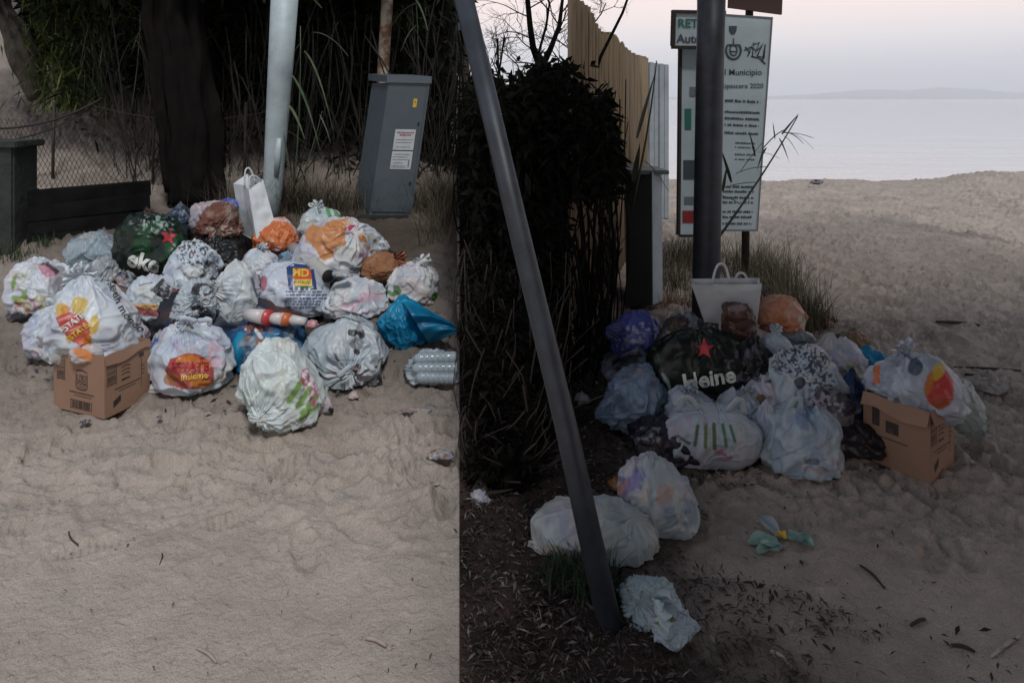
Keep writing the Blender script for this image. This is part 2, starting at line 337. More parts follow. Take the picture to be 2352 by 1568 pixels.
# ------------------------------------------------------------------ plastic bag builder
def bag(name, label, cat, box, Y=None, dr=.85, knot=(0, .1, 1), color=(.50, .56, .61), paint=(), seed=1, fac=26, wr=.035, pk=.35, p=2.8, mottle=.4,
        mcol=((.40, .38, .52), (.62, .60, .48), (.52, .40, .42), (.30, .40, .52)), res=(150, 96), material='bag', rest=None, group=None, pleat=16, shear=0, cut=None, fcr=.22):
    """closed film skin drawn tight over lumpy contents and gathered towards a knot; box = (u0, v0, u1, v1) of the photograph"""
    box = (box[0] - .03 * (box[2] - box[0]), box[1] - .02 * (box[3] - box[1]), box[2] + .03 * (box[2] - box[0]), box[3])
    u0, v0, u1, v1 = box; uc, vc = (u0 + u1) / 2, (v0 + v1) / 2
    if Y is None:
        yg = contact(uc, v1 - 2); a = (u1 - u0) / 2 / F * yg; Y = yg + a * dr * .55; rest = True if rest is None else rest
    a = (u1 - u0) / 2 / F * Y; c = (v1 - v0) / 2 / F * Y; b_ = min(a, c * 1.5) * dr if a > c * 1.5 else a * dr
    C = P(uc, vc, Y); rs = np.random.RandomState(seed)
    nu, nv = res
    k = Vector(knot).normalized(); ax = k.orthogonal().normalized(); ay = k.cross(ax)
    th = np.linspace(0, 2 * np.pi, nu, False); ph = np.pi * np.linspace(0.006, .994, nv) ** .9
    TH, PH = np.meshgrid(th, ph, indexing='ij'); TH = TH.ravel(); PH = PH.ravel()
    K, AX, AY = (np.array(q) for q in (k, ax, ay))
    d = np.sin(PH)[:, None] * (np.cos(TH)[:, None] * AX + np.sin(TH)[:, None] * AY) + np.cos(PH)[:, None] * K
    q = d / np.array([a, b_, c]); ql = (np.abs(q) ** p).sum(1) ** (1 / p); r = 1 / ql
    dn = d * r[:, None] / np.array([a, b_, c]); nl = np.linalg.norm(dn, axis=1); dd = dn / nl[:, None]
    # facets: soft minimum over random planes
    fn = rs.normal(size=(fac, 3)); fn /= np.linalg.norm(fn, axis=1)[:, None]; fh = 1 - rs.uniform(.02, fcr, fac)
    dots = dd @ fn.T; val = np.where(dots > .15, fh[None] / np.maximum(dots, .15), 9)
    kk = 26.0; f = -np.log(np.exp(-kk * np.minimum(val, 1.04)).sum(1) / 1 + np.exp(-kk * 1.04)) / kk
    f = np.clip(f, .55, 1.08); f = f / np.percentile(f, 97)
    gap = np.sort(val, axis=1)[:, :2]; crease = np.exp(-((gap[:, 1] - gap[:, 0]) / .05) ** 2)      # raised seam where two facets meet
    pos = d * r[:, None] * f[:, None]
    sc = 1 / max(a, c)
    w = pos * sc
    warp = np.stack([fbm(w * 1.3, seed + 5, 2), fbm(w * 1.3 + 9, seed + 6, 2), fbm(w * 1.3 + 17, seed + 7, 2)], 1)
    ang = PH
    pl = np.sin(TH * pleat + 3.0 * warp[:, 0] + rs.uniform(0, 6)) * .5 + np.sin(TH * pleat * 1.7 + 4 * warp[:, 1]) * .3 + .4 * ridge(np.stack([np.cos(TH) * 4, np.sin(TH) * 4, ang * 1.2], 1) + warp * .6, seed + 50)
    near = np.exp(-(ang / .75) ** 2)
    long_ = ridge(np.stack([np.cos(TH) * 2.6, np.sin(TH) * 2.6, ang * 1.1], 1) + warp * .9, seed + 60)
    patch = sm(noise(w * 1.7 + 31, seed + 14), -.25, .45)
    disp = .035 * crease + .11 * fbm(w * 1.4 + warp, seed + 1, 2) + .03 * fbm(w * 3.4, seed + 2, 2) + wr * (np.clip(ridge(w * 2.3 + warp * 1.5, seed + 11), -.3, 1) ** 3 * 1.1 + .3 * patch * np.clip(ridge(w * 6.5 + warp * 2, seed + 12), 0, 1) ** 3) + wr * 1.15 * np.clip(long_, 0, 1) ** 3 \
        + .004 * patch * noise(w * 15, seed + 13) + near * (.055 * pl * sm(ang, .03, .25))
    rad = 1 + disp - wr * .6 + pk * np.exp(-(ang / .17) ** 1.3) - .06 * np.exp(-((ang - .55) / .22) ** 2) * (1 if pk > .05 else 0)
    pos = pos * rad[:, None]
    sag = 1 + (.17 * np.clip(-pos[:, 2] / c, -1, 1) - .13 * np.clip(pos[:, 2] / c, 0, 1.3) ** 2) * (p < 4.5); pos[:, 0] *= sag; pos[:, 1] *= sag
    pos[:, 0] += (shear + .12 * math.sin(seed * 2.7)) * pos[:, 2]
    for ax_, h0, h1 in ((0, (u0 - U0) / F * Y - C.x, (u1 - U0) / F * Y - C.x), (2, H - (v1 - V0) / F * Y - C.z, H - (v0 - V0) / F * Y - C.z)):
        lo, hi = np.percentile(pos[:, ax_], (.15, 99.85)); pos[:, ax_] = h0 + (pos[:, ax_] - lo) * (h1 - h0) / (hi - lo)
    Wp = pos + np.array(C)
    if rest:
        gz = ground(Wp[:, 0], Wp[:, 1]) + .004
        low = Wp[:, 2] < gz + .03
        zz = Wp[:, 2]; zz = np.where(low, gz + .03 * np.exp((zz - gz - .03) / .03) * .9, zz); Wp[:, 2] = zz
    # print and contents colour, laid down in the bag's own surface
    su = U0 + F * Wp[:, 0] / Wp[:, 1]; sv = V0 + F * (H - Wp[:, 2]) / Wp[:, 1]
    colr = np.ones((len(Wp), 3)) * np.array(color)
    for i, mc in enumerate(mcol):
        m = sm(fbm(w * 1.9 + i * 5.3, seed + 70 + i, 3), .15, .75) * mottle
        colr = colr * (1 - m[:, None]) + np.array(mc) * m[:, None]
    m = (sm(fbm(w * 2.6 + warp, seed + 80, 3), .1, .7) * mottle * .5)[:, None]; colr = colr * (1 - m) + colr * np.array([.45, .52, .60]) * m
    front = Wp[:, 1] < C.y + b_ * .35
    jn = np.stack([noise(w * 5, seed + 90), noise(w * 5 + 3, seed + 91)], 1) * 2.5 + np.stack([noise(w * 14, seed + 92), noise(w * 14, seed + 93)], 1) * 1.5
    for op in paint:
        al = op[-1]; cc = np.array(op[-2])
        if op[0] == 'e':
            _, cu, cv, ru, rv, an = op[:6]; ca, sa = math.cos(R(an)), math.sin(R(an)); x = su - cu + jn[:, 0]; y = sv - cv + jn[:, 1]
            m = 1 - sm(((x * ca + y * sa) / ru) ** 2 + ((-x * sa + y * ca) / rv) ** 2, .8, 1.15)
        elif op[0] == 'p':
            pts = op[1]; x = su + jn[:, 0] * .5; y = sv + jn[:, 1] * .5; ins = np.zeros(len(x), bool)
            for i in range(len(pts)):
                (x1, y1), (x2, y2) = pts[i - 1], pts[i]
                if y1 == y2: continue
                cnd = ((y1 > y) != (y2 > y)) & (x < (x2 - x1) * (y - y1) / (y2 - y1) + x1); ins ^= cnd
            m = ins.astype(float)
        elif op[0] == 'n':
            _, cu, cv, ru, rv, fr, thr = op[:7]
            m = (1 - sm(((su - cu) / ru) ** 2 + ((sv - cv) / rv) ** 2, .7, 1.2)) * sm(noise(np.stack([su / fr, sv / fr, 0 * su], 1), seed + 95) + .35 * noise(np.stack([su / fr * 2.3, sv / fr * 2.3, 0 * su], 1), seed + 96), thr, thr + .25)
        elif op[0] == 'l':       # line (u1,v1,u2,v2,width)
            _, x1, y1, x2, y2, wd = op[:6]; dx, dy = x2 - x1, y2 - y1; tt = np.clip(((su - x1) * dx + (sv - y1) * dy) / (dx * dx + dy * dy), 0, 1)
            m = 1 - sm(np.hypot(su - x1 - tt * dx + jn[:, 0] * .3, sv - y1 - tt * dy + jn[:, 1] * .3), wd * .35, wd * .65)
        m = (m * al * front)[:, None]; colr = colr * (1 - m) + cc * m
    Fc = grid_faces(nu, nv, True)
    loc = Vector((C.x, C.y, C.z))
    o = mesh(name, Wp - np.array(loc), Fc, M[material], smooth=True, col=np.clip(colr, 0, 1), loc=loc)
    bm = bmesh.new(); bm.from_mesh(o.data); bm.verts.ensure_lookup_table()
    bm.faces.new([bm.verts[i * nv] for i in range(nu)][::-1]); bm.faces.new([bm.verts[i * nv + nv - 1] for i in range(nu)])
    bmesh.ops.recalc_face_normals(bm, faces=bm.faces[:]); bm.to_mesh(o.data); bm.free()
    for pl_ in o.data.polygons[-2:]: pl_.use_smooth = True
    tag(o, label, cat, group)
    i0 = int(np.argmin(PH)); tip = Wp[np.arange(nu) * nv].mean(0)
    o['tip'] = [float(x) for x in tip]; INFO[o.name] = (Wp, Fc, C, (a, b_, c), color, seed)
    return o
INFO = {}
def localise(o, pts): return [Vector(p) - o.location for p in pts]
def ears(o, n=2, size=.09, dirs=None, color=None, seed=0, name='knot', at=None, width=.5):
    """ruffled film ends above the knot"""
    tip = Vector(at) if at is not None else Vector(o['tip']); rs = random.Random(seed + 17)
    col = color or INFO[o.name][4]
    for k in range(n):
        dv = Vector(dirs[k]).normalized() if dirs else Vector((rs.uniform(-1, 1), rs.uniform(-1, .2), rs.uniform(.2, 1))).normalized()
        sd_ = dv.cross(Vector((rs.uniform(-.3, .3), 1, rs.uniform(-.3, .3)))).normalized(); nn = dv.cross(sd_)
        V = []; ns, nt_ = 14, 16; L_ = size * rs.uniform(.8, 1.2); f1 = rs.uniform(0, 6)
        for i in range(ns):
            s = i / (ns - 1); wdt = L_ * width * (.12 + 1.0 * s ** .8) * (1 - .25 * s * s)
            for j in range(nt_):
                t = j / (nt_ - 1) * 2 - 1
                V.append(tip + dv * (L_ * s * (1 - .15 * t * t + .10 * math.sin(5 * t + f1)) - .012) + sd_ * wdt * t + nn * (L_ * (.16 * s * math.sin(t * 9 + f1 + s * 2) + .10 * math.sin(s * 4 + f1)) + .05 * L_ * math.sin(23 * t * s + f1)) - Vector((0, 0, L_ * .25 * s * s)))
        V = [v - o.location for v in V]
        q = mesh(name, V, grid_faces(ns, nt_), M['bag'], o, True, col=np.ones((len(V), 3)) * np.array(col))
def loops(o, a, b, height, out_=(0, 0, 1), color=None, wd=.012, name='handle'):
    pts = arc(a, b, Vector(out_) * height, 16); pts = localise(o, pts)
    V, Fc = tubeVF(pts, wd, 8, .35, nz=.3, seed=4)
    return mesh(name, V, Fc, M['bag'], o, True, col=np.ones((len(V), 3)) * np.array(color or INFO[o.name][4]))
def text2d(txt, bold=0, shear=0):
    cu = bpy.data.curves.new('t', 'FONT'); cu.body = txt; cu.align_x = 'CENTER'; cu.align_y = 'CENTER'; cu.offset = bold; cu.shear = shear; cu.resolution_u = 4
    ob = bpy.data.objects.new('t', cu); COL.objects.link(ob); dg = bpy.context.evaluated_depsgraph_get(); me = bpy.data.meshes.new_from_object(ob.evaluated_get(dg))
    bpy.data.objects.remove(ob); V = [(v.co.x, v.co.y) for v in me.vertices]; Fc = [tuple(p.vertices) for p in me.polygons]; bpy.data.meshes.remove(me)
    bpy.data.curves.remove(cu)
    return V, Fc
def decal(o, VF, cu, cv, size, rot=0, material='ink', name='lettering', step=6, off=.004, curve=0, sx=1):
    """2-D outline laid onto the surface of a bag"""
    V2, Fc = VF; bm = bmesh.new(); vs = [bm.verts.new((x * size * sx, y * size, 0)) for x, y in V2]
    for f in Fc:
        try: bm.faces.new([vs[i] for i in f])
        except ValueError: pass
    xs = [v.co.x for v in vs]; ysx = [v.co.y for v in vs]
    for axis, lo, hi in ((0, min(xs), max(xs)), (1, min(ysx), max(ysx))):
        x = lo + step
        while x < hi:
            nrm = (1, 0, 0) if axis == 0 else (0, 1, 0); co = (x, 0, 0) if axis == 0 else (0, x, 0)
            bmesh.ops.bisect_plane(bm, geom=bm.verts[:] + bm.edges[:] + bm.faces[:], plane_co=co, plane_no=nrm); x += step
    Wp, Fq, C, dims, _, _ = INFO[o.name]
    bvh = BVHTree.FromPolygons([Vector(p) for p in Wp], [tuple(int(i) for i in f) for f in Fq])
    ca, sa = math.cos(R(rot)), math.sin(R(rot)); eye = Vector((0, 0, H)); last = C.y - dims[1] * .5; dead = []
    for v in bm.verts:
        x, y = v.co.x, v.co.y + curve * (v.co.x ** 2) / 100
        u = cu + x * ca + y * sa; w_ = cv + x * sa - y * ca
        dr_ = (P(u, w_, 1.0) - eye).normalized(); h = bvh.ray_cast(eye, dr_)
        if h[0] is None: dead.append(v); continue
        nn = h[1] if h[1].dot(dr_) < 0 else -h[1]
        v.co = h[0] + nn * off - dr_ * off * .5 - o.location
    if dead: bmesh.ops.delete(bm, geom=dead, context='VERTS')
    me = bpy.data.meshes.new(name); bm.to_mesh(me); bm.free(); me.materials.append(M[material]); q = bpy.data.objects.new(name, me); COL.objects.link(q); q.parent = o
    for pl_ in me.polygons: pl_.use_smooth = True
    return q
def star2d(n=5, r=.42):
    V = [(0, 0)] + [((1 if i % 2 == 0 else r) * math.sin(math.pi * i / n), (1 if i % 2 == 0 else r) * math.cos(math.pi * i / n)) for i in range(2 * n)]
    return V, [(0, 1 + i, 1 + (i + 1) % (2 * n)) for i in range(2 * n)]
RECT = ([(-.5, -.5), (.5, -.5), (.5, .5), (-.5, .5)], [(0, 1, 2, 3)])

WH = (.58, .66, .73); WH2 = (.62, .68, .73); GRN = (.16, .30, .06); RED = (.50, .05, .03); ORG = (.60, .20, .03); YEL = (.60, .42, .05); BLK = (.015, .015, .022); PNK = (.52, .20, .27); NAVY = (.02, .04, .14)
# ================================================================== LEFT HALF: bank, thicket, poles
def ribbon(mb, base, dv, L_, wd, droop, seg=5, tw=None):
    dv = Vector(dv).normalized(); sdv = dv.cross(Vector((0, 0, 1))); sdv = (sdv.normalized() if sdv.length > .1 else Vector((1, 0, 0)))
    if tw: sdv = (sdv + Vector(tw)).normalized()
    V = []; p = Vector(base)
    for i in range(seg + 1):
        t = i / seg; w_ = wd * max(.05, (1 - t ** 2.2)) * (.5 + .5 * min(1, t * 5))
        q = Vector(base) + dv * L_ * t - Vector((0, 0, droop * L_ * t * t))
        V += [q - sdv * w_ / 2, q + Vector((0, 0, wd * .18)), q + sdv * w_ / 2]
    Fc = []
    for i in range(seg):
        for j in (0, 1): Fc.append((i * 3 + j, i * 3 + j + 1, i * 3 + j + 4, i * 3 + j + 3))
    mb.add(V, Fc)
def foliage(name, n, vol, mat_, colf, L_=(.05, .14), wd=(.008, .03), seed=0, droop=.4, parent=None, hang=False):
    """a mass of separate leaf blades spread through a volume; vol(rnd) gives a point"""
    rs = np.random.RandomState(seed); rnd = random.Random(seed)
    pts = np.array([vol(rnd) for _ in range(n)])
    d = rs.normal(size=(n, 3)); 
    if hang: d[:, 2] -= 1.2
    d /= np.linalg.norm(d, axis=1)[:, None]; up = rs.normal(size=(n, 3)); s = np.cross(d, up); s /= np.linalg.norm(s, axis=1)[:, None]
    L1 = rs.uniform(*L_, n)[:, None]; w1 = rs.uniform(*wd, n)[:, None]; z = np.array([0, 0, 1.0])
    V = np.stack([pts, pts + d * L1 * .45 + s * w1 - z * droop * L1 * .1, pts + d * L1 - z * droop * L1 * .6, pts + d * L1 * .45 - s * w1 - z * droop * L1 * .1], 1).reshape(-1, 3)
    Fc = np.arange(4 * n).reshape(n, 4); c = np.repeat(colf(pts, rs), 4, 0)
    return mesh(name, V, Fc, mat_, parent, False, col=c)
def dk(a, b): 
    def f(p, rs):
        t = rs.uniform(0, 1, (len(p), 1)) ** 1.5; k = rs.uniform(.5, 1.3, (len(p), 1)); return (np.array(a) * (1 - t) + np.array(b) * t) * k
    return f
# dense scrub behind the left pile (it reaches the frame's top; its right side ends where the beach path begins)
def vol_thick(r):
    while True:
        y = r.uniform(6.4, 9.2); u = r.uniform(-120, 1046); x = (u - U0) / F * y
        if x > -.03: continue
        z0 = g(x, y); top = H + .2 * y
        # clear patch of sand seen through the fence
        z = r.uniform(z0, top + .3); v = V0 - F * (z - H) / y
        if u < 600 and v > 225 + 30 * math.sin(u / 60) and y < 9.3 and r.random() < (.995 if u < 340 else .9): continue
        if u < 60 + 60 * max(0, (v) / 250): continue
        if u < 145 and v > 60: continue
        if 600 < u < 830 and v > 300 and r.random() < .6: continue
        return (x, y, z)
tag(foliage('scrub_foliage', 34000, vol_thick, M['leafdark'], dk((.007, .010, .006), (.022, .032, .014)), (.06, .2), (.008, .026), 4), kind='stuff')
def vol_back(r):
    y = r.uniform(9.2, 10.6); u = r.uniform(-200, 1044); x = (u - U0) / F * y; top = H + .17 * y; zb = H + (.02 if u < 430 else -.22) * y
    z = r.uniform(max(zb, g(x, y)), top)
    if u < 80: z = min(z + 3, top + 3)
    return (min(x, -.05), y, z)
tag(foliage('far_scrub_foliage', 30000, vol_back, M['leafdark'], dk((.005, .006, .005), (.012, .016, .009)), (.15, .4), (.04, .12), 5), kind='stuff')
def vol_left(r):   # bright green bush fragments, upper left and upper right
    y = r.uniform(6.6, 7.2)
    if r.random() < .55: u, v = r.gauss(170, 55), r.uniform(-20, 235)
    elif r.random() < .6: u, v = r.gauss(925, 28), r.gauss(15, 25)
    else: u, v = r.gauss(280, 60), r.uniform(-10, 120)
    return tuple(P(u, v, y))
tag(foliage('green_scrub_leaves', 4200, vol_left, M['leafdark'], dk((.04, .06, .02), (.15, .19, .06)), (.08, .2), (.004, .010), 6, hang=True), kind='stuff')
# trunks
def trunk(label, pts, rad, m='bark', group='dark trunks behind the left pile', seed=0, cr_=(1.2, -1, 1500)):
    t = empty('tree', pts[0], label, 'tree', group)
    pp = [Vector(p) - t.location for p in pts]
    n_ = 26; P2 = []; R2 = []
    for i in range(n_ + 1):
        s = i / n_ * (len(pp) - 1); a = min(int(s), len(pp) - 2); P2.append(pp[a].lerp(pp[a + 1], s - a) + Vector((.01 * math.sin(i * .8 + seed), 0, 0))); R2.append(rad[a] * (1 - s + a) + rad[a + 1] * (s - a))
    tube('trunk', P2, R2, M[m], t, 48, nz=.26, seed=seed, fq=(2.6, .10))
    tp = Vector(pp[-1])
    def vv(r):
        a = r.uniform(0, 6.28); q = r.random() ** .5; x = cr_[0] * q * math.cos(a) + cr_[1]; y = 1.4 * q * math.sin(a) + .75; y0 = 6.2 + y
        return (min(x, -.06) - t.location.x, y0 - t.location.y, H + .1425 * (y0 + .3) + .12 + r.uniform(0, 1.1) - t.location.z)
    foliage('crown', cr_[2], vv, M['leafdark'], dk((.012, .018, .008), (.03, .04, .016)), (.12, .26), (.03, .07), seed, parent=t)  # unseen crown leaves, spread and placed to shade the bank
    return t
trunk('broad dark trunk rising straight behind the pile, left of the steel pole', [P(450, 465, 5.9), P(442, 300, 5.95), P(425, 120, 6.0), P(405, -60, 6.1)], [.215, .20, .19, .21], seed=1, cr_=(2.0, -2.2, 4600))
trunk('dark stem close against the right side of the broad trunk', [P(505, 420, 6.6), P(490, 200, 6.6), P(480, -50, 6.7)], [.07, .08, .10], seed=2, cr_=(1.2, -1.7, 2000))
trunk('thin dark stem leaning against the left side of the broad trunk', [P(392, 440, 5.8), P(372, 250, 5.85), P(352, 60, 5.9), P(345, -60, 5.9)], [.05, .06, .075, .08], seed=9, cr_=(1.2, -2.6, 900))
trunk('slanting trunk in the far upper left corner of the sand bank', [P(92, 222, 7.2), P(60, 140, 7.2), P(12, 30, 7.3), P(-20, -40, 7.3)], [.10, .14, .085, .08], 'bark2', seed=3, cr_=(1.6, -4.3, 1700))
trunk('dark trunk standing right of the grey cabinet', [P(1008, 420, 6.7), P(1010, 200, 6.7), P(1012, -40, 6.8)], [.10, .11, .12], seed=4, cr_=(1.1, -1.0, 2600))
# peeling thin pole behind the cabinet
pp_ = empty('peeling_pole', P(876, 420, 6.2), 'thin peeling white and rust pole rising behind the grey cabinet', 'pole')
tube('shaft', localise(pp_, [P(874, 440, 6.2), P(880, 165, 6.25), P(890, 0, 6.3), P(893, -60, 6.3)]), .054, M['rusty'], pp_, 12, nz=.06)
# galvanised pole of the left pile
sp_ = empty('steel_pole', P(625, 500, 5.6), 'bright galvanised steel pole standing behind the left pile', 'pole')
tube('shaft', localise(sp_, [P(621, 530, 5.6), P(626, 440, 5.6), P(644, 160, 5.55), P(656, -40, 5.5)]), [.070, .077, .098, .108], M['steel'], sp_, 24)
mb = MB(); mb.add(*tubeVF(localise(sp_, [P(634, 405, 5.52), P(637, 360, 5.51), P(641, 318, 5.5)]), [.02, .028, .02], 10, .4)); mb.build('inspection_cover', M['steel'], sp_, True)
# low boundary: concrete block and leaning board
bl = empty('concrete_block', P(30, 540, 5.4), 'weathered dark concrete block wall end at far left edge', 'wall')
mb = MB(); c = P(-60, 452, 5.2) - bl.location; mb.box(c, .78, .30, .80); mb.build('block', M['block'], bl, bevel=.015)
mb = MB(); c = P(-60, 336, 5.2) - bl.location; mb.box(c + Vector((0, 0, .02)), .86, .36, .05); mb.build('coping', M['block'], bl, bevel=.01)
bd = empty('low_wall', P(200, 520, 5.7), 'low dark weathered wall of stacked boards under the wire fence', 'wall')
for i in range(4):
    a0, a1 = P(62, 558 - i * 34, 5.15), P(345, 528 - i * 32, 5.5); mid = (a0 + a1) / 2 - bd.location; dv = a1 - a0
    mb = MB(); mb.box((0, 0, 0), dv.length, .05, .118); q = mb.build('board', M['timber'], bd, bevel=.006); q.location = mid + Vector((0, .012 * (i % 2), 0))
    q.rotation_euler = (R(-6 + 5 * i), -math.atan2(dv.z, math.hypot(dv.x, dv.y)) + .02 * math.sin(i * 2.1), math.atan2(dv.y, dv.x) + .012 * math.sin(i * 3))
for u in (80, 200, 325): tube('stake', localise(bd, [P(u, 570, 5.5), P(u + 3, 432, 5.55)]), .022, M['wood'], bd, 6)
# chain link fence
fe = empty('wire_fence', P(300, 430, 6.2), 'sagging chain link fence in front of the sand slope', 'fence')
mb = MB()
def fp(s, t):   # s along, t up
    u = -80 + s * 700; vb = 470 - 40 * s; vt = 262 - 20 * s - 60 * (1 - s) ** 2 * 0 + 20 * math.sin(s * 5); y = 6.1 + .25 * s + .05 * math.sin(s * 17) + .05 * math.sin(t * 3 + s * 9)
    return P(u + 4 * math.sin(t * 7 + s * 20), vb + (vt - vb) * t, y)
NS, NT = 62, 18
for i in range(NS):
    for dd_ in (1, -1):
        pts = []
        for j in range(NT + 1):
            s = (i + dd_ * j * .5) / NS
            if -.02 <= s <= 1.02: pts.append(fp(s + .0012 * math.sin(i * 7.3 + j * 3), j / NT) - fe.location)
        if len(pts) > 2: mb.add(*tubeVF(pts, .0021, 3))
q = mb.build('wire_mesh', M['wire'], fe); q['kind'] = 'stuff'
for u0, v0, u1, v1, r_ in ((-60, 292, 235, 226, .010), (-60, 325, 215, 243, .007), (215, 243, 620, 255, .004)):
    tube('wire', arc(P(u0, v0, 6.0) - fe.location, P(u1, v1, 6.3) - fe.location, (0, 0, -.10)), r_, M['wire'], fe, 6)
for u in (120, 350, 560): tube('fence_post', localise(fe, [P(u, 480, 6.3), P(u + 4, 235, 6.35)]), .014, M['wire'], fe, 8)
# dark thin stems crossing the fence and thicket
rs = random.Random(11)
mb = MB()
for k in range(330):
    y = rs.uniform(6.0, 7.4); u = rs.choice([rs.uniform(290, 400), rs.uniform(500, 860), rs.uniform(640, 1030), rs.uniform(960, 1040)]); v = rs.uniform(330, 500)
    a = P(u, min(v, 490), y); a.z = min(a.z, g(a.x, y) + .3); h_ = rs.uniform(.4, 1.7); b_ = a + Vector((rs.uniform(-.45, .45), rs.uniform(-.2, .2), h_)); b_.x = min(b_.x, -.02)
    mb.add(*tubeVF(arc(a, b_, (rs.uniform(-.12, .12), 0, 0), 5), rs.uniform(.002, .007), 4))
q = mb.build('scrub_stems', mat('scrub_stem', (.028, .021, .017), .9, var=(5, (.008, .007, .006), .4, .6))); tag(q, kind='stuff')
# dry twigs and grass heaps around the cabinet
def grass(name, n, area, colf, L_=(.1, .35), wd=.0035, seed=0, lean=.6, mat_='straw', zoff=0):
    rs = random.Random(seed); V = []; Fc = []; cols = []; npr = np.random.RandomState(seed)
    for k in range(n):
        x, y = area(rs); z = g(x, y) - .01 + zoff; l = rs.uniform(*L_); a = rs.uniform(0, 6.28); ln = rs.uniform(.05, lean) * l; dx, dy = math.cos(a) * ln, math.sin(a) * ln
        w_ = wd * rs.uniform(.6, 1.5); px, py = -math.sin(a) * w_, math.cos(a) * w_; b = len(V)
        dp = rs.uniform(0, .35) * l
        for t in (0, .4, .75, 1):
            q = (x + dx * t ** 1.5, y + dy * t ** 1.5, z + l * t - dp * t * t); ww = 1 - t * .9
            V += [(q[0] - px * ww, q[1] - py * ww, q[2]), (q[0] + px * ww, q[1] + py * ww, q[2])]
        for i in range(3): Fc.append((b + 2 * i, b + 2 * i + 1, b + 2 * i + 3, b + 2 * i + 2))
        c = colf(rs); cols += [c] * 8
    return tag(mesh(name, V, np.array(Fc), M[mat_], col=np.array(cols)), kind='stuff')
def strawcol(a, b):
    return lambda r: [(a[i] + (b[i] - a[i]) * t) for t in [r.random()] for i in range(3)]
def area_uv(lst):
    def f(r):
        cu, cv, su, sv = r.choice(lst); 
        for _ in range(20):
            u, v = r.gauss(cu, su), r.gauss(cv, sv); 
            v = max(v, 320 if cu > U0 else 440); y = contact(u, v); x = (u - U0) / F * y
            if (cu < U0) == (x < -.03): return x, y
        return (-.3 if cu < U0 else 1, 5)
    return f
grass('dry_grass', 2600, area_uv([(760, 475, 60, 14), (1010, 500, 22, 30), (1000, 470, 25, 20), (680, 480, 30, 12), (560, 480, 60, 10), (900, 480, 120, 8)]), strawcol((.035, .028, .018), (.13, .105, .07)), (.1, .42), .0022, 3, 1.5)
grass('green_grass_tuft', 260, area_uv([(30, 590, 25, 8), (95, 560, 20, 5)]), strawcol((.02, .04, .015), (.05, .08, .03)), (.05, .14), .003, 8)
# reed plants
def reed(label, base, tip, leaves, r_=.008, group='reeds growing beside the poles', m='leaf', extra=None):
    t = empty('reed', base, label, 'reed', group); b0 = Vector(base)
    tube('stem', arc(Vector((0, 0, 0)), Vector(tip) - b0, (.02, 0, 0), 6), [r_ * (1 - .6 * i / 6) for i in range(7)], M[m], t, 7)
    for (p, dv, L_, wd, dr_) in leaves:
        mb = MB(); ribbon(mb, Vector(p) - b0, dv, L_, wd, dr_, 8); q = mb.build('leaf', M[m], t, True)
    return t
def lf(u0, v0, u1, v1, Y, wd=.03, droop=.5):
    a, b_ = P(u0, v0, Y), P(u1, v1, Y - .1); L_ = (b_ - a).length * 1.05; dv = (b_ - a) / L_ + Vector((0, 0, droop)); k = dv.length
    return (a, dv, L_ * k, wd, droop / k)
reed('reed with broad pale green leaves arching right of the steel pole', P(672, 470, 5.7), P(690, 60, 5.6),
     [lf(700, 118, 765, 300, 5.5, .035, .55), lf(670, 172, 735, 345, 5.5, .038, .5), lf(662, 240, 700, 320, 5.5, .035, .4), lf(664, 385, 650, 300, 5.5, .02, .1), lf(720, 75, 800, 130, 5.5, .02, .5), lf(740, 20, 700, -20, 5.5, .03, .1), lf(690, 100, 640, 200, 5.8, .02, .4)])
reed('reed with thin pale bent stem between the steel pole and the cabinet', P(665, 480, 5.6), P(740, 255, 5.55), [lf(735, 265, 760, 330, 5.5, .014, .3), lf(700, 330, 655, 300, 5.5, .016, .3)], .006)
reed('reed hanging narrow leaves against the dark scrub at upper left', P(300, 260, 6.4), P(322, 30, 6.3),
     [lf(325, 50, 250, 40, 6.2, .016, .4), lf(325, 50, 390, 70, 6.2, .016, .5), lf(325, 40, 360, 200, 6.2, .02, .4), lf(328, 60, 300, 130, 6.2, .014, .4), lf(325, 30, 275, 0, 6.2, .02, .2), lf(330, 55, 345, 150, 6.2, .014, .4), lf(300, 95, 262, 190, 6.3, .012, .4), lf(350, 90, 400, 160, 6.3, .012, .4)], .006)
reed('dark drooping reed at the top right of the cabinet', P(960, 420, 6.4), P(955, -20, 6.3), [lf(955, 10, 900, 60, 6.2, .03, .5), lf(955, 0, 985, 80, 6.2, .03, .5), lf(955, 60, 920, 120, 6.2, .02, .5)], .007)
for k in range(9):
    r2 = random.Random(90 + k); u = r2.choice([r2.uniform(180, 330), r2.uniform(700, 840), r2.uniform(520, 590)]); v = r2.uniform(380, 450) if u > 400 else 240
    reed(['dark slender reed lost in the scrub left of the broad trunk', 'dark slender reed lost in the scrub right of the steel pole', 'dark slender reed between the broad trunk and the steel pole'][0 if u < 400 else 1 if u > 640 else 2] , P(u, v, 6.5), P(u + r2.uniform(-30, 30), -20, 6.5), [lf(u, r2.uniform(0, 200), u + r2.uniform(-70, 70), r2.uniform(120, 300), 6.4, .014, .5) for _ in range(5)], .005, group='slender dark reeds in the scrub', m='leafreed')
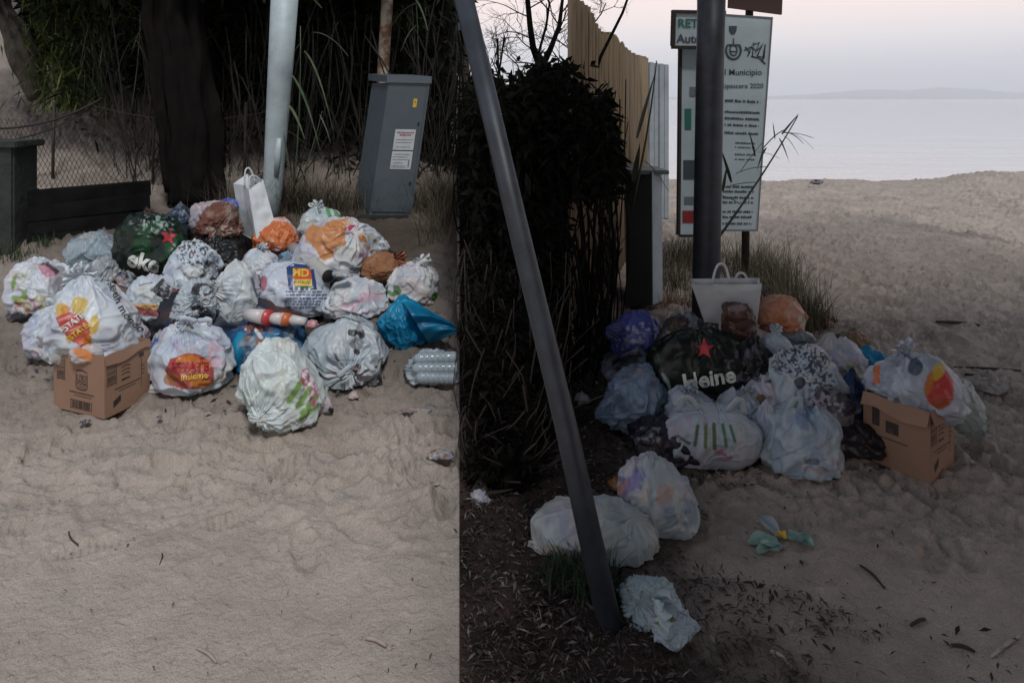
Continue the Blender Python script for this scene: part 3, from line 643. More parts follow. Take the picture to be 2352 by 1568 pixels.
# ------------------------------------------------------------------ electricity cabinets
cb = empty('electric_cabinet', P(885, 495, 5.6), 'grey street cabinet with white notice standing right of the steel pole', 'cabinet')
def quadprism(name, mt, Bl, Br, Tl, Tr, depthv, parent, dside=None):
    """front quad Bl,Br,Tr,Tl and its depth"""
    V = [Bl, Br, Tr, Tl] + [p + Vector(depthv) for p in (Bl, Br, Tr, Tl)]; V = [v - parent.location for v in V]
    return mesh(name, V, [(0, 1, 2, 3), (5, 4, 7, 6), (4, 0, 3, 7), (1, 5, 6, 2), (3, 2, 6, 7), (4, 5, 1, 0)], mt, parent)
dep = P(822, 478, 5.83) - P(848, 493, 5.6)
Bl, Br, Tl, Tr = P(848, 494, 5.6), P(945, 496, 5.6), P(893, 190, 5.5), P(988, 192, 5.5)
o = quadprism('body', M['cabinet'], Bl, Br, Tl, Tr, Vector((-.165, .26, .0)), cb)
V_ = Vector((-.02, -.02, 0)); e_ = Vector((.02, -.02, 0)); up_ = Vector((0, 0, .055))
quadprism('lid', M['cabinet'], Tl + Vector((-.012, -.015, 0)), Tr + Vector((.012, -.015, 0)), Tl + up_ + Vector((-.012, -.015, 0)), Tr + up_ + Vector((.012, -.015, 0)), Vector((-.185, .30, .025)), cb)
def onf(s, t, off=-.004): 
    return (Bl.lerp(Br, s)).lerp(Tl.lerp(Tr, s), t) + Vector((0, off, 0))
def panel(name, s0, s1, t0, t1, mt, off=-.004, th=.003):
    quadprism(name, M[mt], onf(s0, t0, off), onf(s1, t0, off), onf(s0, t1, off), onf(s1, t1, off), Vector((0, th, 0)), cb)
panel('door', .06, .93, .03, .97, 'cabinet', -.008, .007)
panel('notice', .33, .82, .50, .655, 'white', -.012); panel('notice', .33, .82, .355, .49, 'white', -.012)
for t0, s0, s1, ink in ((.625, .38, .78, 'red_ink'), (.607, .45, .72, 'red_ink'), (.575, .38, .78, 'grey_ink'), (.555, .38, .76, 'grey_ink'), (.52, .40, .74, 'grey_ink'), (.465, .38, .76, 'grey_ink'), (.445, .36, .70, 'grey_ink'), (.425, .36, .74, 'grey_ink'), (.40, .40, .62, 'grey_ink'), (.378, .36, .70, 'grey_ink'), (.366, .36, .7, 'grey_ink')):
    rr = random.Random(int(t0 * 1000)); s = s0; first = True
    mb = MB()
    while s < s1:
        w_ = rr.uniform(.02, .07); e2 = min(s + w_, s1); h_ = .011 if ink == 'red_ink' else .005
        q = [onf(s, t0, -.0138), onf(e2, t0, -.0138), onf(e2, t0 + h_, -.0138), onf(s, t0 + h_, -.0138)]; mb.add([v - cb.location for v in q], [(0, 1, 2, 3)]); s = e2 + .012
    mb.build('notice_text', M[ink], cb)
panel('vertical_code', .74, .77, .37, .43, 'grey_ink', -.0138, .001)
panel('warning_sticker', .66, .75, .82, .885, 'yellow', -.012)
q_ = [onf(.705, .875, -.0138), onf(.69, .853, -.0138), onf(.715, .853, -.0138)]; mesh('warning_mark', [v - cb.location for v in q_], [(0, 1, 2)], M['ink'], cb)
for s, t in ((.86, .70), (.86, .25)): 
    mb = MB(); mb.box(onf(s, t, -.014) - cb.location, .014, .012, .022); mb.build('lock', M['black'], cb, bevel=.003)
mb = MB(); c_ = (Bl + Br) / 2 + Vector((-.055, .13, -.03)) - cb.location; mb.box(c_, .42, .36, .07); mb.build('plinth', M['block'], cb, bevel=.01)

# ================================================================== RIGHT HALF setting
# leaning foreground pole
lp = empty('leaning_pole', P(1405, 1440, 2.04), 'dark grey steel pole leaning across the foreground from lower right to upper left', 'pole')
tube('shaft', localise(lp, [P(1408, 1470, 2.04), P(1300, 980, 2.25), P(1185, 500, 2.5), P(1052, -60, 2.85)]), [.037, .0365, .037, .040], M['shadesteel'], lp, 24)
mb = MB(); mb.box(P(1066, 62, 2.78) - lp.location, .05, .03, .03); mb.build('bracket', M['shadesteel'], lp)
# upright pole of the right pile with signs
up2 = empty('sign_pole', P(1620, 800, 4.35), 'thick dark steel pole standing upright behind the right pile', 'pole')
tube('shaft', localise(up2, [P(1616, 860, 4.35), P(1622, 640, 4.35), P(1630, 200, 4.35), P(1635, -60, 4.35)]), [.082, .082, .083, .085], M['shadesteel'], up2, 24)
mb = MB(); 
rd = empty('red_disc_sign', P(1600, -60, 4.3), 'red round traffic sign edge at the top left of the upright pole', 'sign')
Vd = []; 
for yy in (-.008, .008):
    for k in range(40): a = k * math.pi / 20; Vd.append(Vector((math.cos(a) * .21, yy, math.sin(a) * .21)))
ctr = P(1634, -66, 4.5) - rd.location
mesh('disc', [v + ctr for v in Vd], [tuple(range(40)), tuple(range(40, 80))[::-1]] + [(k, 40 + k, 40 + (k + 1) % 40, (k + 1) % 40) for k in range(40)], M['signred'], rd)
mb = MB(); mb.box(ctr + Vector((0, -.03, 0)), .05, .05, .04); mb.build('clamp', M['shadesteel'], rd)
def board(parent, name, q, mt, th=.03, Y=None):
    V = [P(*p) for p in q]; V = [v - parent.location for v in V]; V += [v + Vector((0, th, 0)) for v in V]
    return mesh(name, V, [(0, 1, 2, 3), (5, 4, 7, 6), (4, 0, 3, 7), (1, 5, 6, 2), (3, 2, 6, 7), (4, 5, 1, 0)], M[mt], parent)
YS = 5.9
sb = empty('notice_board', P(1714, 620, YS), 'tall white notice board with emblem and rules right of the upright pole', 'sign')
cq = [(1652, 531, YS), (1740, 531, YS), (1775, 40, YS), (1655, 32, YS)]
board(sb, 'panel', cq, 'signwhite')
def bp_(s, t, off=.004):
    a = P(cq[0][0] + (cq[1][0] - cq[0][0]) * s, 531, YS); b_ = P(cq[3][0] + (cq[2][0] - cq[3][0]) * s, 32 + 8 * s, YS); return a.lerp(b_, t) - Vector((0, off, 0)) - sb.location
def ink(name, s0, s1, t0, t1, mt='signdark', off=.004, parent=sb): return mesh(name, [bp_(s0, t0, off), bp_(s1, t0, off), bp_(s1, t1, off), bp_(s0, t1, off)], [(0, 1, 2, 3)], M[mt], parent)
for s0, s1, t0, t1, nm in ((0, 1, 0, .008, 'frame'), (0, 1, .992, 1, 'frame'), (0, .03, .008, .992, 'frame'), (.97, 1, .008, .992, 'frame')): ink(nm, s0, s1, t0, t1, 'grey_ink', .006)
def text_line(t, h, s0=.10, s1=.86, cw=(.02, .05), seed=0, mt='signdark', nm='text_line'):
    rr = random.Random(seed + int(t * 997)); s = s0; mb = MB()
    while s < s1:
        w_ = rr.uniform(*cw); e2 = min(s + w_, s1); hh = h * rr.uniform(.75, 1.1); mb.add([bp_(s, t), bp_(e2, t), bp_(e2, t + hh), bp_(s, t + hh)], [(0, 1, 2, 3)]); s = e2 + .008 + (.03 if rr.random() < .18 else 0)
    mb.build(nm, M[mt], sb)
def txt_board(txt, s, t, size, mt='signdark', shear=0):
    V2, F2 = text2d(txt, .01, shear); c = bp_(s, t, .005); mesh('lettering', [c + Vector((x * size, 0, y * size)) for x, y in V2], F2, M[mt], sb)
txt_board('il Municipio', .45, .735, .072); txt_board('Ripascere 2020', .46, .672, .058)
for i, t in enumerate((.595, .545, .515, .485, .448)): text_line(t, .011 if i else .013, seed=i)
for i, t in enumerate((.405, .385, .352, .330)): text_line(t, .007, .35, .8, seed=20 + i)
for i, t in enumerate((.20, .178, .15, .128, .085, .06, .03)): text_line(t, .011, .08, .84, seed=40 + i)
# emblem: crown over a wreathed shield and scribbled tag
mb = MB(); c = bp_(.24, .925, .005)
mb.add([c + Vector((x * .034, 0, y * .04)) for x, y in ((-1, 1), (1, 1), (.9, 0), (.4, -.8), (-.4, -.8), (-.9, 0))], [(0, 5, 4, 3, 2, 1)]); mb.build('crown_emblem', M['signdark'], sb)
def stroke(pts, w_, nm='emblem_line'):
    tube(nm, pts, w_, M['signdark'], sb, 6, .4)
c = bp_(.26, .835, .006)
stroke([c + Vector((.062 * math.sin(a), 0, -.075 * math.cos(a))) for a in np.linspace(-2.3, 2.3, 20)], .009, 'wreath')
stroke([c + Vector((.030 * math.sin(a), 0, -.045 * math.cos(a))) for a in np.linspace(-3.1, 3.1, 20)], .006, 'shield')
stroke([c + Vector((0, 0, z)) for z in (.1, .04)], .006); stroke([c + Vector((x, 0, .045)) for x in (-.04, .04)], .008); stroke([c + Vector((x, 0, -.01)) for x in (-.03, .03)], .005)
c = bp_(.66, .84, .006)
for pts in ([(-.07, .03), (-.03, -.02), (-.05, -.05), (.0, .07), (-.01, -.06)], [(.0, .05), (.05, .07), (.01, -.03), (.08, .06), (.03, -.05)], [(.03, -.05), (.09, -.06), (.10, .05), (.075, -.1)], [(-.08, .0), (-.02, .03), (.02, .0), (.07, .03)], [(-.02, -.05), (.05, -.065), (.10, -.115)]):
    stroke([c + Vector((x, 0, z)) for x, z in pts], .0055, 'graffiti_stroke')
tube('stake', localise(sb, [P(1712, 640, YS + .05), P(1714, 300, YS + .05), P(1723, -40, YS + .05)]), .034, M['wood'], sb, 8)
bs = empty('brown_sign', P(1736, 0, YS), 'brown direction sign above the tall white notice board', 'sign')
board(bs, 'panel', [(1674, 18, YS - .02), (1796, 34, YS - .02), (1800, -60, YS - .02), (1676, -60, YS - .02)], 'signbrown')
YT = 6.2
s2 = empty('tourist_sign', P(1590, 535, YT), 'narrow framed sign panel left of the upright pole with green and red marks', 'sign')
board(s2, 'panel', [(1563, 540, YT), (1655, 540, YT), (1655, 105, YT), (1566, 108, YT)], 'signwhite')
board(s2, 'frame', [(1557, 540, YT - .01), (1563, 540, YT - .01), (1567, 108, YT - .01), (1561, 108, YT - .01)], 'wood', .05)
board(s2, 'frame', [(1563, 545, YT - .01), (1655, 545, YT - .01), (1655, 539, YT - .01), (1563, 539, YT - .01)], 'wood', .05)
for q, mt in (([(1573, 298), (1588, 298), (1588, 250), (1573, 250)], 'signgreen'), ([(1570, 412), (1595, 412), (1595, 368), (1570, 368)], 'signdark'), ([(1568, 512), (1596, 512), (1596, 484), (1568, 484)], 'signred'), ([(1584, 222), (1600, 222), (1600, 200), (1584, 200)], 'grey_ink'), ([(1572, 470), (1596, 470), (1596, 452), (1572, 452)], 'grey_ink')):
    board(s2, 'printed_mark', [(u, v, YT - .006) for u, v in q], mt, .003)
hb = empty('header_sign', P(1575, 110, YT - .1), 'small framed white sign with dark lettering on top of the narrow panel', 'sign')
board(hb, 'panel', [(1550, 106, YT - .1), (1668, 108, YT - .1), (1668, 30, YT - .1), (1552, 28, YT - .1)], 'signwhite')
for q in ([(1545, 112), (1668, 114), (1668, 106), (1545, 105)], [(1545, 30), (1668, 33), (1668, 25), (1545, 23)], [(1543, 105), (1551, 105), (1553, 30), (1545, 30)]): board(hb, 'frame', [(u, v, YT - .12) for u, v in q], 'wood', .05)
def put_text(parent, txt, u, v, Y, size, mt, bold=.02):
    V2, F2 = text2d(txt, bold); c = P(u, v, Y) - parent.location; mesh('lettering', [c + Vector((x * size, 0, y * size)) for x, y in V2], F2, M[mt], parent)
put_text(hb, 'RETE', 1587, 55, YT - .108, .105, 'signgreen'); put_text(hb, 'Autostr', 1598, 90, YT - .108, .105, 'signdark')
# bamboo screen: canes one by one
sc_ = empty('bamboo_screen', (.62, 3.9, 0), 'tall reed cane screen receding behind the dark hedge', 'fence')
A_, B_ = Vector((.66, 4.1, 0)), Vector((2.44, 9.0, 0)); rs = random.Random(4); ncane = 230; cm = {}
prof = [(0, 2.14), (.12, 2.16), (.2, 2.02), (.35, 2.08), (.5, 2.03), (.7, 2.0), (.85, 2.05), (1, 2.06)]
for k in range(ncane):
    t = (k + rs.uniform(-.3, .3)) / ncane; h_ = np.interp(t, [p[0] for p in prof], [p[1] for p in prof]) + rs.uniform(-.035, .03); p = A_.lerp(B_, t) + Vector((rs.uniform(-.008, .008), rs.uniform(-.02, .02), 0))
    key = k % 12
    if key not in cm:
        V, Fc = tubeVF([(0, 0, 0), (rs.uniform(-.01, .01), 0, .5), (rs.uniform(-.012, .012), 0, 1)], .0125, 6); cc = np.array([.17, .13, .085]) * rs.uniform(.55, 1.35) * np.array([1, rs.uniform(.9, 1.05), rs.uniform(.8, 1.05)])
        q = mesh('cane', V, Fc, M['reedscreen'], sc_, True, col=np.ones((len(V), 3)) * cc); cm[key] = q.data
    else:
        q = bpy.data.objects.new('cane', cm[key]); COL.objects.link(q); q.parent = sc_
    q.location = p - sc_.location; q.scale = (1, 1, h_)
for z in (.5, 1.2, 1.8): tube('binding_wire', [A_ + Vector((-.02, -.02, z)) - sc_.location, B_ + Vector((-.02, -.02, z)) - sc_.location], .004, M['wire'], sc_, 4)
pl2 = empty('concrete_pillar', (2.6, 9.05, 0), 'pale grey corrugated panel closing the seaward end of the reed screen', 'wall')
for i in range(4):
    mb = MB(); mb.box(((i - 1.5) * .066, .012 * (i % 2), 1.0), .064, .05, 2.06 - .02 * i); mb.build('panel', M['concrete'], pl2, bevel=.008)
# second cabinet, dark
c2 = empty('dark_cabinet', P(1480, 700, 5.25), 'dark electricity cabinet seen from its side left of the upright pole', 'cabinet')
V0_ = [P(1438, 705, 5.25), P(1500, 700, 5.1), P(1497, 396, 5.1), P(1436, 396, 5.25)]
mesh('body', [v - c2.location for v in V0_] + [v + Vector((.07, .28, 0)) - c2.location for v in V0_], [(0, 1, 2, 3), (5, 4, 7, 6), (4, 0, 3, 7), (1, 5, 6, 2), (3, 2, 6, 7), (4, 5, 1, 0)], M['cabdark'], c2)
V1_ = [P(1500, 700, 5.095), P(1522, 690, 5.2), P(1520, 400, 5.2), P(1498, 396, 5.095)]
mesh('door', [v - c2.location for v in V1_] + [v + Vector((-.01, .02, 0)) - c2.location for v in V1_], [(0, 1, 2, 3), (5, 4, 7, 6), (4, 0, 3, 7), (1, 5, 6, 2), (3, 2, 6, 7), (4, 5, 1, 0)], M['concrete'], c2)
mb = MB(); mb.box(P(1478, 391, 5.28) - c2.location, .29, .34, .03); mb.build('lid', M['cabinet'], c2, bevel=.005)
# hedge
def vol_hedge(r):
    while True:
        y = r.uniform(3.75, 7.2); u = r.uniform(1056, 1420); x = (u - U0) / F * y
        if x < .06: continue
        topv = np.interp(u, [1056, 1120, 1200, 1225, 1240, 1300, 1330, 1400, 1425], [196, 205, 200, 160, 130, 128, 190, 230, 430])
        z1 = H - (topv + 16 * math.sin(u * .13) + 10 * math.sin(u * .41 + 1) + abs(r.gauss(0, 1)) ** 2 * -9 + 12 - V0) / F * y
        z1 = min(z1, 1.78)
        z = r.uniform(g(x, y), z1)
        v = V0 - F * (z - H) / y
        if x > .35 + .23 * (y - 3.5) + .14 and z < 1: continue
        return (x, y, z)
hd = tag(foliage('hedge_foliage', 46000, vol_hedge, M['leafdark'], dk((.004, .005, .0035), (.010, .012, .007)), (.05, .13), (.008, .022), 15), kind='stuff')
mb = MB(); rs = random.Random(21)
for k in range(420):
    y = rs.uniform(3.7, 6.5); u = rs.uniform(1058, 1410); x = max(.04, (u - U0) / F * y); z0 = g(x, y); mb.add(*tubeVF(arc((x, y, z0), (max(.03, x + rs.uniform(-.15, .15)), y + rs.uniform(-.1, .1), z0 + rs.uniform(.5, 1.5 + (.35 if k % 4 == 0 else 0))), (rs.uniform(-.12, .12), 0, 0), 5), rs.uniform(.002, .008), 4))
tag(mb.build('hedge_stems', M['bark']), kind='stuff')
def vol_shade_brush(r):  # dark brush added over ground that only lies in shadow
    y = r.uniform(2.75, 3.9); x = r.uniform(.07, .24 + .30 * (y - 2.6)); h_ = (.12 + .55 * _sm1(y, 2.75, 3.7)) * (1 - .6 * (x / .65) ** 2); return (x, y, g(x, y) + h_ * r.random() ** .8)
tag(foliage('shade_brush', 15000, vol_shade_brush, M['leafdark'], dk((.006, .006, .005), (.018, .016, .012)), (.03, .10), (.004, .014), 25), kind='stuff')
mb = MB()
for k in range(240):
    y = rs.uniform(2.8, 4.0); x = rs.uniform(.04, .3 + .25 * (y - 2.8)); z0 = g(x, y); mb.add(*tubeVF(arc((x, y, z0), (max(.03, x + rs.uniform(-.2, .25)), y + rs.uniform(-.2, .1), z0 + rs.uniform(.1, .75) * _sm1(y, 2.4, 3.6)), (rs.uniform(-.08, .08), 0, 0), 4), rs.uniform(.0015, .004), 4))
tag(mb.build('shade_brush_twigs', M['twig']), kind='stuff')
# bare shrub against the sky
bsn = empty('bare_shrub', P(1240, 260, 5.2), 'bare twisting shrub silhouetted against the sky above the hedge', 'shrub')
rs = random.Random(8); mb = MB()
tube('trunk', localise(bsn, [P(1243, 330, 5.2), P(1244, 150, 5.2)]), .035, M['bark'], bsn, 8, nz=.3)
tube('branch', localise(bsn, [P(1243, 160, 5.2), P(1225, 110, 5.2), P(1218, 60, 5.15), P(1212, 0, 5.15), P(1205, -60, 5.1)]), [.028, .024, .021, .019, .017], M['bark'], bsn, 8, nz=.3)
tube('branch', localise(bsn, [P(1243, 160, 5.2), P(1266, 110, 5.2), P(1285, 60, 5.2), P(1292, 0, 5.25), P(1300, -60, 5.25)]), [.026, .020, .016, .012, .010], M['bark'], bsn, 8, nz=.3)
tube('branch', localise(bsn, [P(1243, 150, 5.2), P(1238, 120, 5.25), P(1255, 60, 5.2), P(1262, 10, 5.25), P(1250, -50, 5.2)]), [.012, .010, .010, .008, .007], M['bark'], bsn, 6, nz=.3)
tube('branch', localise(bsn, [P(1340, 250, 5.0), P(1380, 130, 5.0), P(1430, 30, 5.0), P(1455, -40, 5.0)]), [.013, .012, .010, .007], M['bark'], bsn, 6)
def twig(p, d, L_, r_, dep):
    q = p + d * L_; mid = (p + q) / 2 + Vector((rs.uniform(-.1, .1) * L_, 0, rs.uniform(-.1, .1) * L_)); mb.add(*tubeVF([p - bsn.location, mid - bsn.location, q - bsn.location], [r_, r_ * .85, r_ * .65], 4))
    if dep:
        for _ in range(rs.choice([2, 2, 3])):
            a = rs.uniform(-.8, .8); d2 = Vector((d.x * math.cos(a) - d.z * math.sin(a), d.y + rs.uniform(-.2, .2), d.x * math.sin(a) + d.z * math.cos(a) - .05)).normalized(); twig(p.lerp(q, rs.uniform(.4, 1)), d2, L_ * rs.uniform(.6, .9), r_ * .62, dep - 1)
for (u, v, du, dv) in ((1222, 90, -1, .3), (1215, 40, -1, .5), (1240, 150, -1, .1), (1262, 120, .5, 1), (1280, 80, .4, 1), (1285, 60, -.4, 1), (1255, 70, 0, 1), (1230, 120, -1, .9), (1150, 190, -.4, 1), (1110, 190, .2, 1), (1180, 200, .5, 1), (1290, 30, 1, 1), (1320, 150, -.3, 1), (1300, 170, -.6, 1), (1360, 60, .6, 1), (1215, 20, 1, .6), (1135, 200, -.2, 1), (1200, 180, -.6, .9)):
    twig(P(u, v, 5.2), Vector((du, 0, dv)).normalized(), .20, .0055, 4)
mb.build('twigs', M['bark'], bsn)
# far veranda and railing beyond the hedge
vr = empty('beach_building', (0, 30, 0), 'distant white veranda with railing beyond the hedge', 'building')
mb = MB(); mb.box((2.3, 30, 2.35), 3.6, 1.5, .12); mb.build('roof', M['cabdark'], vr); vr.location = (0, 0, 0)
for x in (.7, 1.6, 2.5, 3.4): mb = MB(); mb.box((x, 29.4, .8), .14, .14, 2.9); mb.build('post', M['buildwhite'], vr)
for z in (1.75, 1.15): mb = MB(); mb.box((2.3, 29.3, z), 3.5, .06, .10); mb.build('rail', M['cabdark'], vr)
mb = MB(); mb.box((2.3, 30.6, 1.0), 3.5, .1, 2.4); mb.build('wall', M['buildwhite'], vr)
# reed crossing the notice board towards the sea
reed('leafy reed leaning right across the notice board against the sea', P(1640, 560, 5.3), P(1832, 268, 5.25),
     [lf(1795, 310, 1834, 264, 5.25, .045, .1), lf(1800, 306, 1868, 318, 5.25, .022, .25), lf(1790, 318, 1812, 372, 5.25, .016, .3), lf(1800, 312, 1835, 360, 5.25, .012, .5), lf(1740, 350, 1790, 365, 5.25, .016, .3), lf(1735, 360, 1720, 300, 5.25, .016, .1),
      lf(1700, 395, 1750, 330, 5.25, .03, .1), lf(1690, 400, 1765, 385, 5.25, .03, .3), lf(1680, 420, 1655, 340, 5.2, .03, .1), lf(1670, 430, 1740, 420, 5.2, .03, .2), lf(1655, 450, 1700, 470, 5.2, .03, .3), lf(1660, 440, 1670, 380, 5.2, .025, .1), lf(1780, 320, 1775, 280, 5.25, .01, .1), lf(1795, 305, 1845, 330, 5.2, .03, .6), lf(1750, 345, 1800, 300, 5.2, .04, .3), lf(1760, 340, 1738, 395, 5.2, .02, .4), lf(1800, 305, 1870, 345, 5.2, .016, .6)], .010, m='leafmid')
reed('broad dark reed leaf standing against the reed screen', P(1450, 480, 4.9), P(1508, 140, 4.9), [lf(1462, 320, 1506, 165, 4.9, .06, .05), lf(1480, 370, 1535, 440, 4.85, .03, .4), lf(1455, 420, 1470, 330, 4.9, .05, .1), lf(1452, 440, 1420, 350, 4.9, .03, .2)], .010, m='leafreed')
grass('beach_grass', 3000, area_uv([(1800, 690, 32, 24), (1770, 640, 30, 22), (1700, 620, 40, 20), (1850, 748, 26, 12), (1540, 640, 30, 30), (1590, 600, 25, 20)]), strawcol((.05, .05, .03), (.17, .145, .09)), (.12, .38), .0028, 13, 1.0)
grass('rust_grass', 500, area_uv([(1880, 745, 25, 8), (1560, 700, 30, 10)]), strawcol((.14, .05, .025), (.20, .09, .04)), (.03, .09), .004, 14, 1.2)
grass('pole_foot_weeds', 700, area_uv([(1325, 1330, 36, 20), (1370, 1370, 25, 14)]), strawcol((.008, .02, .008), (.02, .045, .015)), (.05, .13), .0045, 16, .9)
# leaf litter and chips over the dark soil (stuff)
def litter(name, n, area, cols, L_=(.008, .035), seed=0):
    rs = np.random.RandomState(seed); pts = np.array([area(rs) for _ in range(n)]); z = ground(pts[:, 0], pts[:, 1]) + relief(pts[:, 0], pts[:, 1]) + rs.uniform(0, .010, n)
    a = rs.uniform(0, 6.28, n); L1 = rs.uniform(*L_, n); w1 = L1 * (.06 + rs.uniform(0, 1, n) ** 2 * .34); d = np.stack([np.cos(a), np.sin(a), rs.uniform(-.5, .5, n)], 1); s = np.stack([-np.sin(a), np.cos(a), rs.uniform(-.5, .5, n)], 1)
    C = np.stack([pts[:, 0], pts[:, 1], z + .004], 1); d *= L1[:, None]; s *= w1[:, None]
    V = np.stack([C - d, C - s + np.array([0, 0, .003]), C + d, C + s + np.array([0, 0, .003])], 1).reshape(-1, 3); cs = np.array(cols)[rs.randint(0, len(cols), n)] * rs.uniform(.5, 1.3, (n, 1))
    return tag(mesh(name, V, np.arange(4 * n).reshape(n, 4), M['straw'], col=np.repeat(cs, 4, 0)), kind='stuff')
def a_soil(r):
    while True:
        y = 1.6 + 3.0 * r.random_sample() ** 1.3; x = r.uniform(.01, 1.55)
        lim = .95 + .2 * math.sin(y * 7) + .15 * math.sin(y * 17 + x * 9)
        if x < lim * (1 - .45 * r.random_sample() ** 2) or r.random_sample() < .03: return (x, y)
litter('leaf_litter', 21000, a_soil, [(.03, .02, .015), (.045, .034, .027), (.02, .014, .012), (.075, .06, .05), (.055, .025, .02), (.014, .010, .010), (.15, .125, .10)], (.003, .018), seed=1)
litter('pale_wood_chips', 420, a_soil, [(.22, .19, .16), (.16, .13, .11)], (.008, .028), seed=2)
def a_sandr(r): y = r.uniform(1.8, 8); return (r.uniform(1.0, .85 * y + .6), y)
litter('scattered_debris', 900, a_sandr, [(.09, .07, .06), (.05, .04, .035), (.16, .13, .11), (.4, .36, .32)], (.003, .014), seed=3)
def a_sandl(r): y = r.uniform(1.8, 4.3); return (-r.uniform(0.02, .66 * y), y)
litter('sand_specks', 420, a_sandl, [(.05, .04, .035), (.12, .10, .09), (.30, .27, .24)], (.002, .010), seed=4)
def a_pile(r): 
    a = r.uniform(0, 6.28); q = r.uniform(0, 1) ** .5
    return (-1.25 + 1.35 * q * math.cos(a), 4.3 + 1.0 * q * math.sin(a))
litter('pile_debris', 900, a_pile, [(.03, .02, .018), (.15, .05, .03), (.25, .27, .28), (.02, .03, .06), (.08, .05, .03)], (.006, .03), seed=5)
# ================================================================== objects shared by both piles
def carton(label, near, yaw, l1, l2, h, flaps, prints, group='cardboard boxes holding a bag'):
    """open carton: near = bottom corner nearest the viewer; l1 runs to the left, l2 to the right"""
    t = empty('cardboard_box', near, label, 'box', group, yaw); th = .004
    def wall(nm, c, sx, sy, sz):
        mb = MB(); mb.box(c, sx, sy, sz); q = mb.build(nm, M['card'], t); return q
    wall('front_panel', (-l1 / 2, th / 2, h / 2), l1, th, h); wall('back_panel', (-l1 / 2, l2 - th / 2, h / 2), l1, th, h)
    wall('side_panel', (-th / 2 + .0005, l2 / 2, h / 2), th, l2 - 2 * th - .001, h); wall('side_panel', (-l1 + th / 2, l2 / 2, h / 2), th, l2 - 2 * th - .001, h)
    wall('base_panel', (-l1 / 2, l2 / 2, .006), l1 - 2 * th - .002, l2 - 2 * th - .002, .004)
    for (side, ang, dep) in flaps:
        mb = MB(); ln = l1 if side == 'front' else l2
        ns = 8; V = []
        for i in range(ns + 1):
            for j in range(4):
                s = i / ns; r = j / 3 * dep; dz = -math.sin(ang) * r - .012 * r / dep * math.sin(s * 6); dx = math.cos(ang) * r
                x, y = (-ln * s, -dx) if side == 'front' else (dx, ln * s); V.append((x, y, h + .001 + dz + .004 * math.sin(s * 9)))
        q = mesh('flap', V, grid_faces(ns + 1, 4), M['card'], t, True)
    for (side, shape, s, z, w_, hh, mt, *rest) in prints:
        def pt(x, y):   # local print plane
            return (-l1 * (1 - s) + x, -.0012, z + y) if side == 'front' else (.0012 + 0 * x, l2 * s + x, z + y)
        if shape == 'rect': Vv = [pt(-w_ / 2, -hh / 2), pt(w_ / 2, -hh / 2), pt(w_ / 2, hh / 2), pt(-w_ / 2, hh / 2)]; Ff = [(0, 1, 2, 3)]
        elif shape == 'text': V2, F2 = text2d(rest[0], .012); k = w_ / max(v[0] for v in V2) / 2; Vv = [pt(x * k, y * k * hh) for x, y in V2]; Ff = F2
        elif shape == 'curve':
            n_ = 14; Vv = []; 
            for i in range(n_ + 1): a = i / n_ * 2 - 1; yy = hh * (1 - a * a); Vv += [pt(a * w_ / 2, yy), pt(a * w_ / 2, yy + rest[0])]
            Ff = [(2 * i, 2 * i + 2, 2 * i + 3, 2 * i + 1) for i in range(n_)]
        mesh('lettering' if shape == 'text' else 'print', Vv, Ff, M[mt], t)
    return t
def frame(side, s, z, w_, h_, th=.003): return [(side, 'rect', s, z + h_ / 2, w_, th, 'ink'), (side, 'rect', s, z - h_ / 2, w_, th, 'ink')] 
def boxprints(l1, l2, side, sc=1.0):
    L_ = l1 if side == 'front' else l2; pr = []
    def rect(s, z, w_, h_): pr.append((side, 'rect', s, z, w_, h_, 'ink'))
    # tall barcode like table, top left
    rr = random.Random(2)
    s0 = .15; 
    for k in range(9): rect(s0, .238 - k * .011, .046, rr.choice([.003, .006, .008]))
    rect(s0 - .073 * .36 / L_, .194, .003, .105); rect(s0 + .073 * .36 / L_, .194, .003, .105)
    if side == 'front':
        pr.append((side, 'curve', .56, .197, .078, .008, 'ink', .007)); pr.append((side, 'curve', .56, .118, .072, -.006, 'ink', .007))
        rect(.56 - .108, .158, .006, .066); rect(.56 + .108, .158, .006, .066)
        pr.append((side, 'text', .56, .172, .062, 1.5, 'ink', 'LYBO')); pr.append((side, 'text', .56, .143, .058, 1.1, 'ink', 'FORM')); rect(.56, .128, .055, .004); rect(.56, .156, .050, .003)
        for (z, a, b_) in ((.098, .33, .80), (.084, .42, .72)):
            s = a
            while s < b_: w_ = rr.uniform(.006, .016); rect(s + w_ / 2 / L_, z, w_, .007 if z > .09 else .005); s += (w_ + .003) / L_
        for z in (.022, .060): rect(.55, z, .150, .003)
        rect(.55 - .2, .041, .004, .04); rect(.55 + .2, .041, .004, .04)
        s = .38
        while s < .72: w_ = rr.choice([.002, .004, .006, .009]); rect(s, .041, w_, .032); s += (w_ + rr.choice([.002, .003])) / L_
    else:
        for k in range(3): pr.append((side, 'curve', .45, .205 - k * .018, .05, .006, 'ink', .006))
        rect(.45, .15, .05, .010); rect(.50, .118, .16, .005); rect(.48, .104, .10, .004)
        rect(.80, .15, .003, .15); rect(.80, .235, .03, .022); rect(.82, .18, .02, .004); rect(.83, .16, .025, .004); rect(.83, .14, .02, .004)
        for k in range(5): rect(.2 + .03 * k, .05 + .004 * k, .012, .03)
    return pr
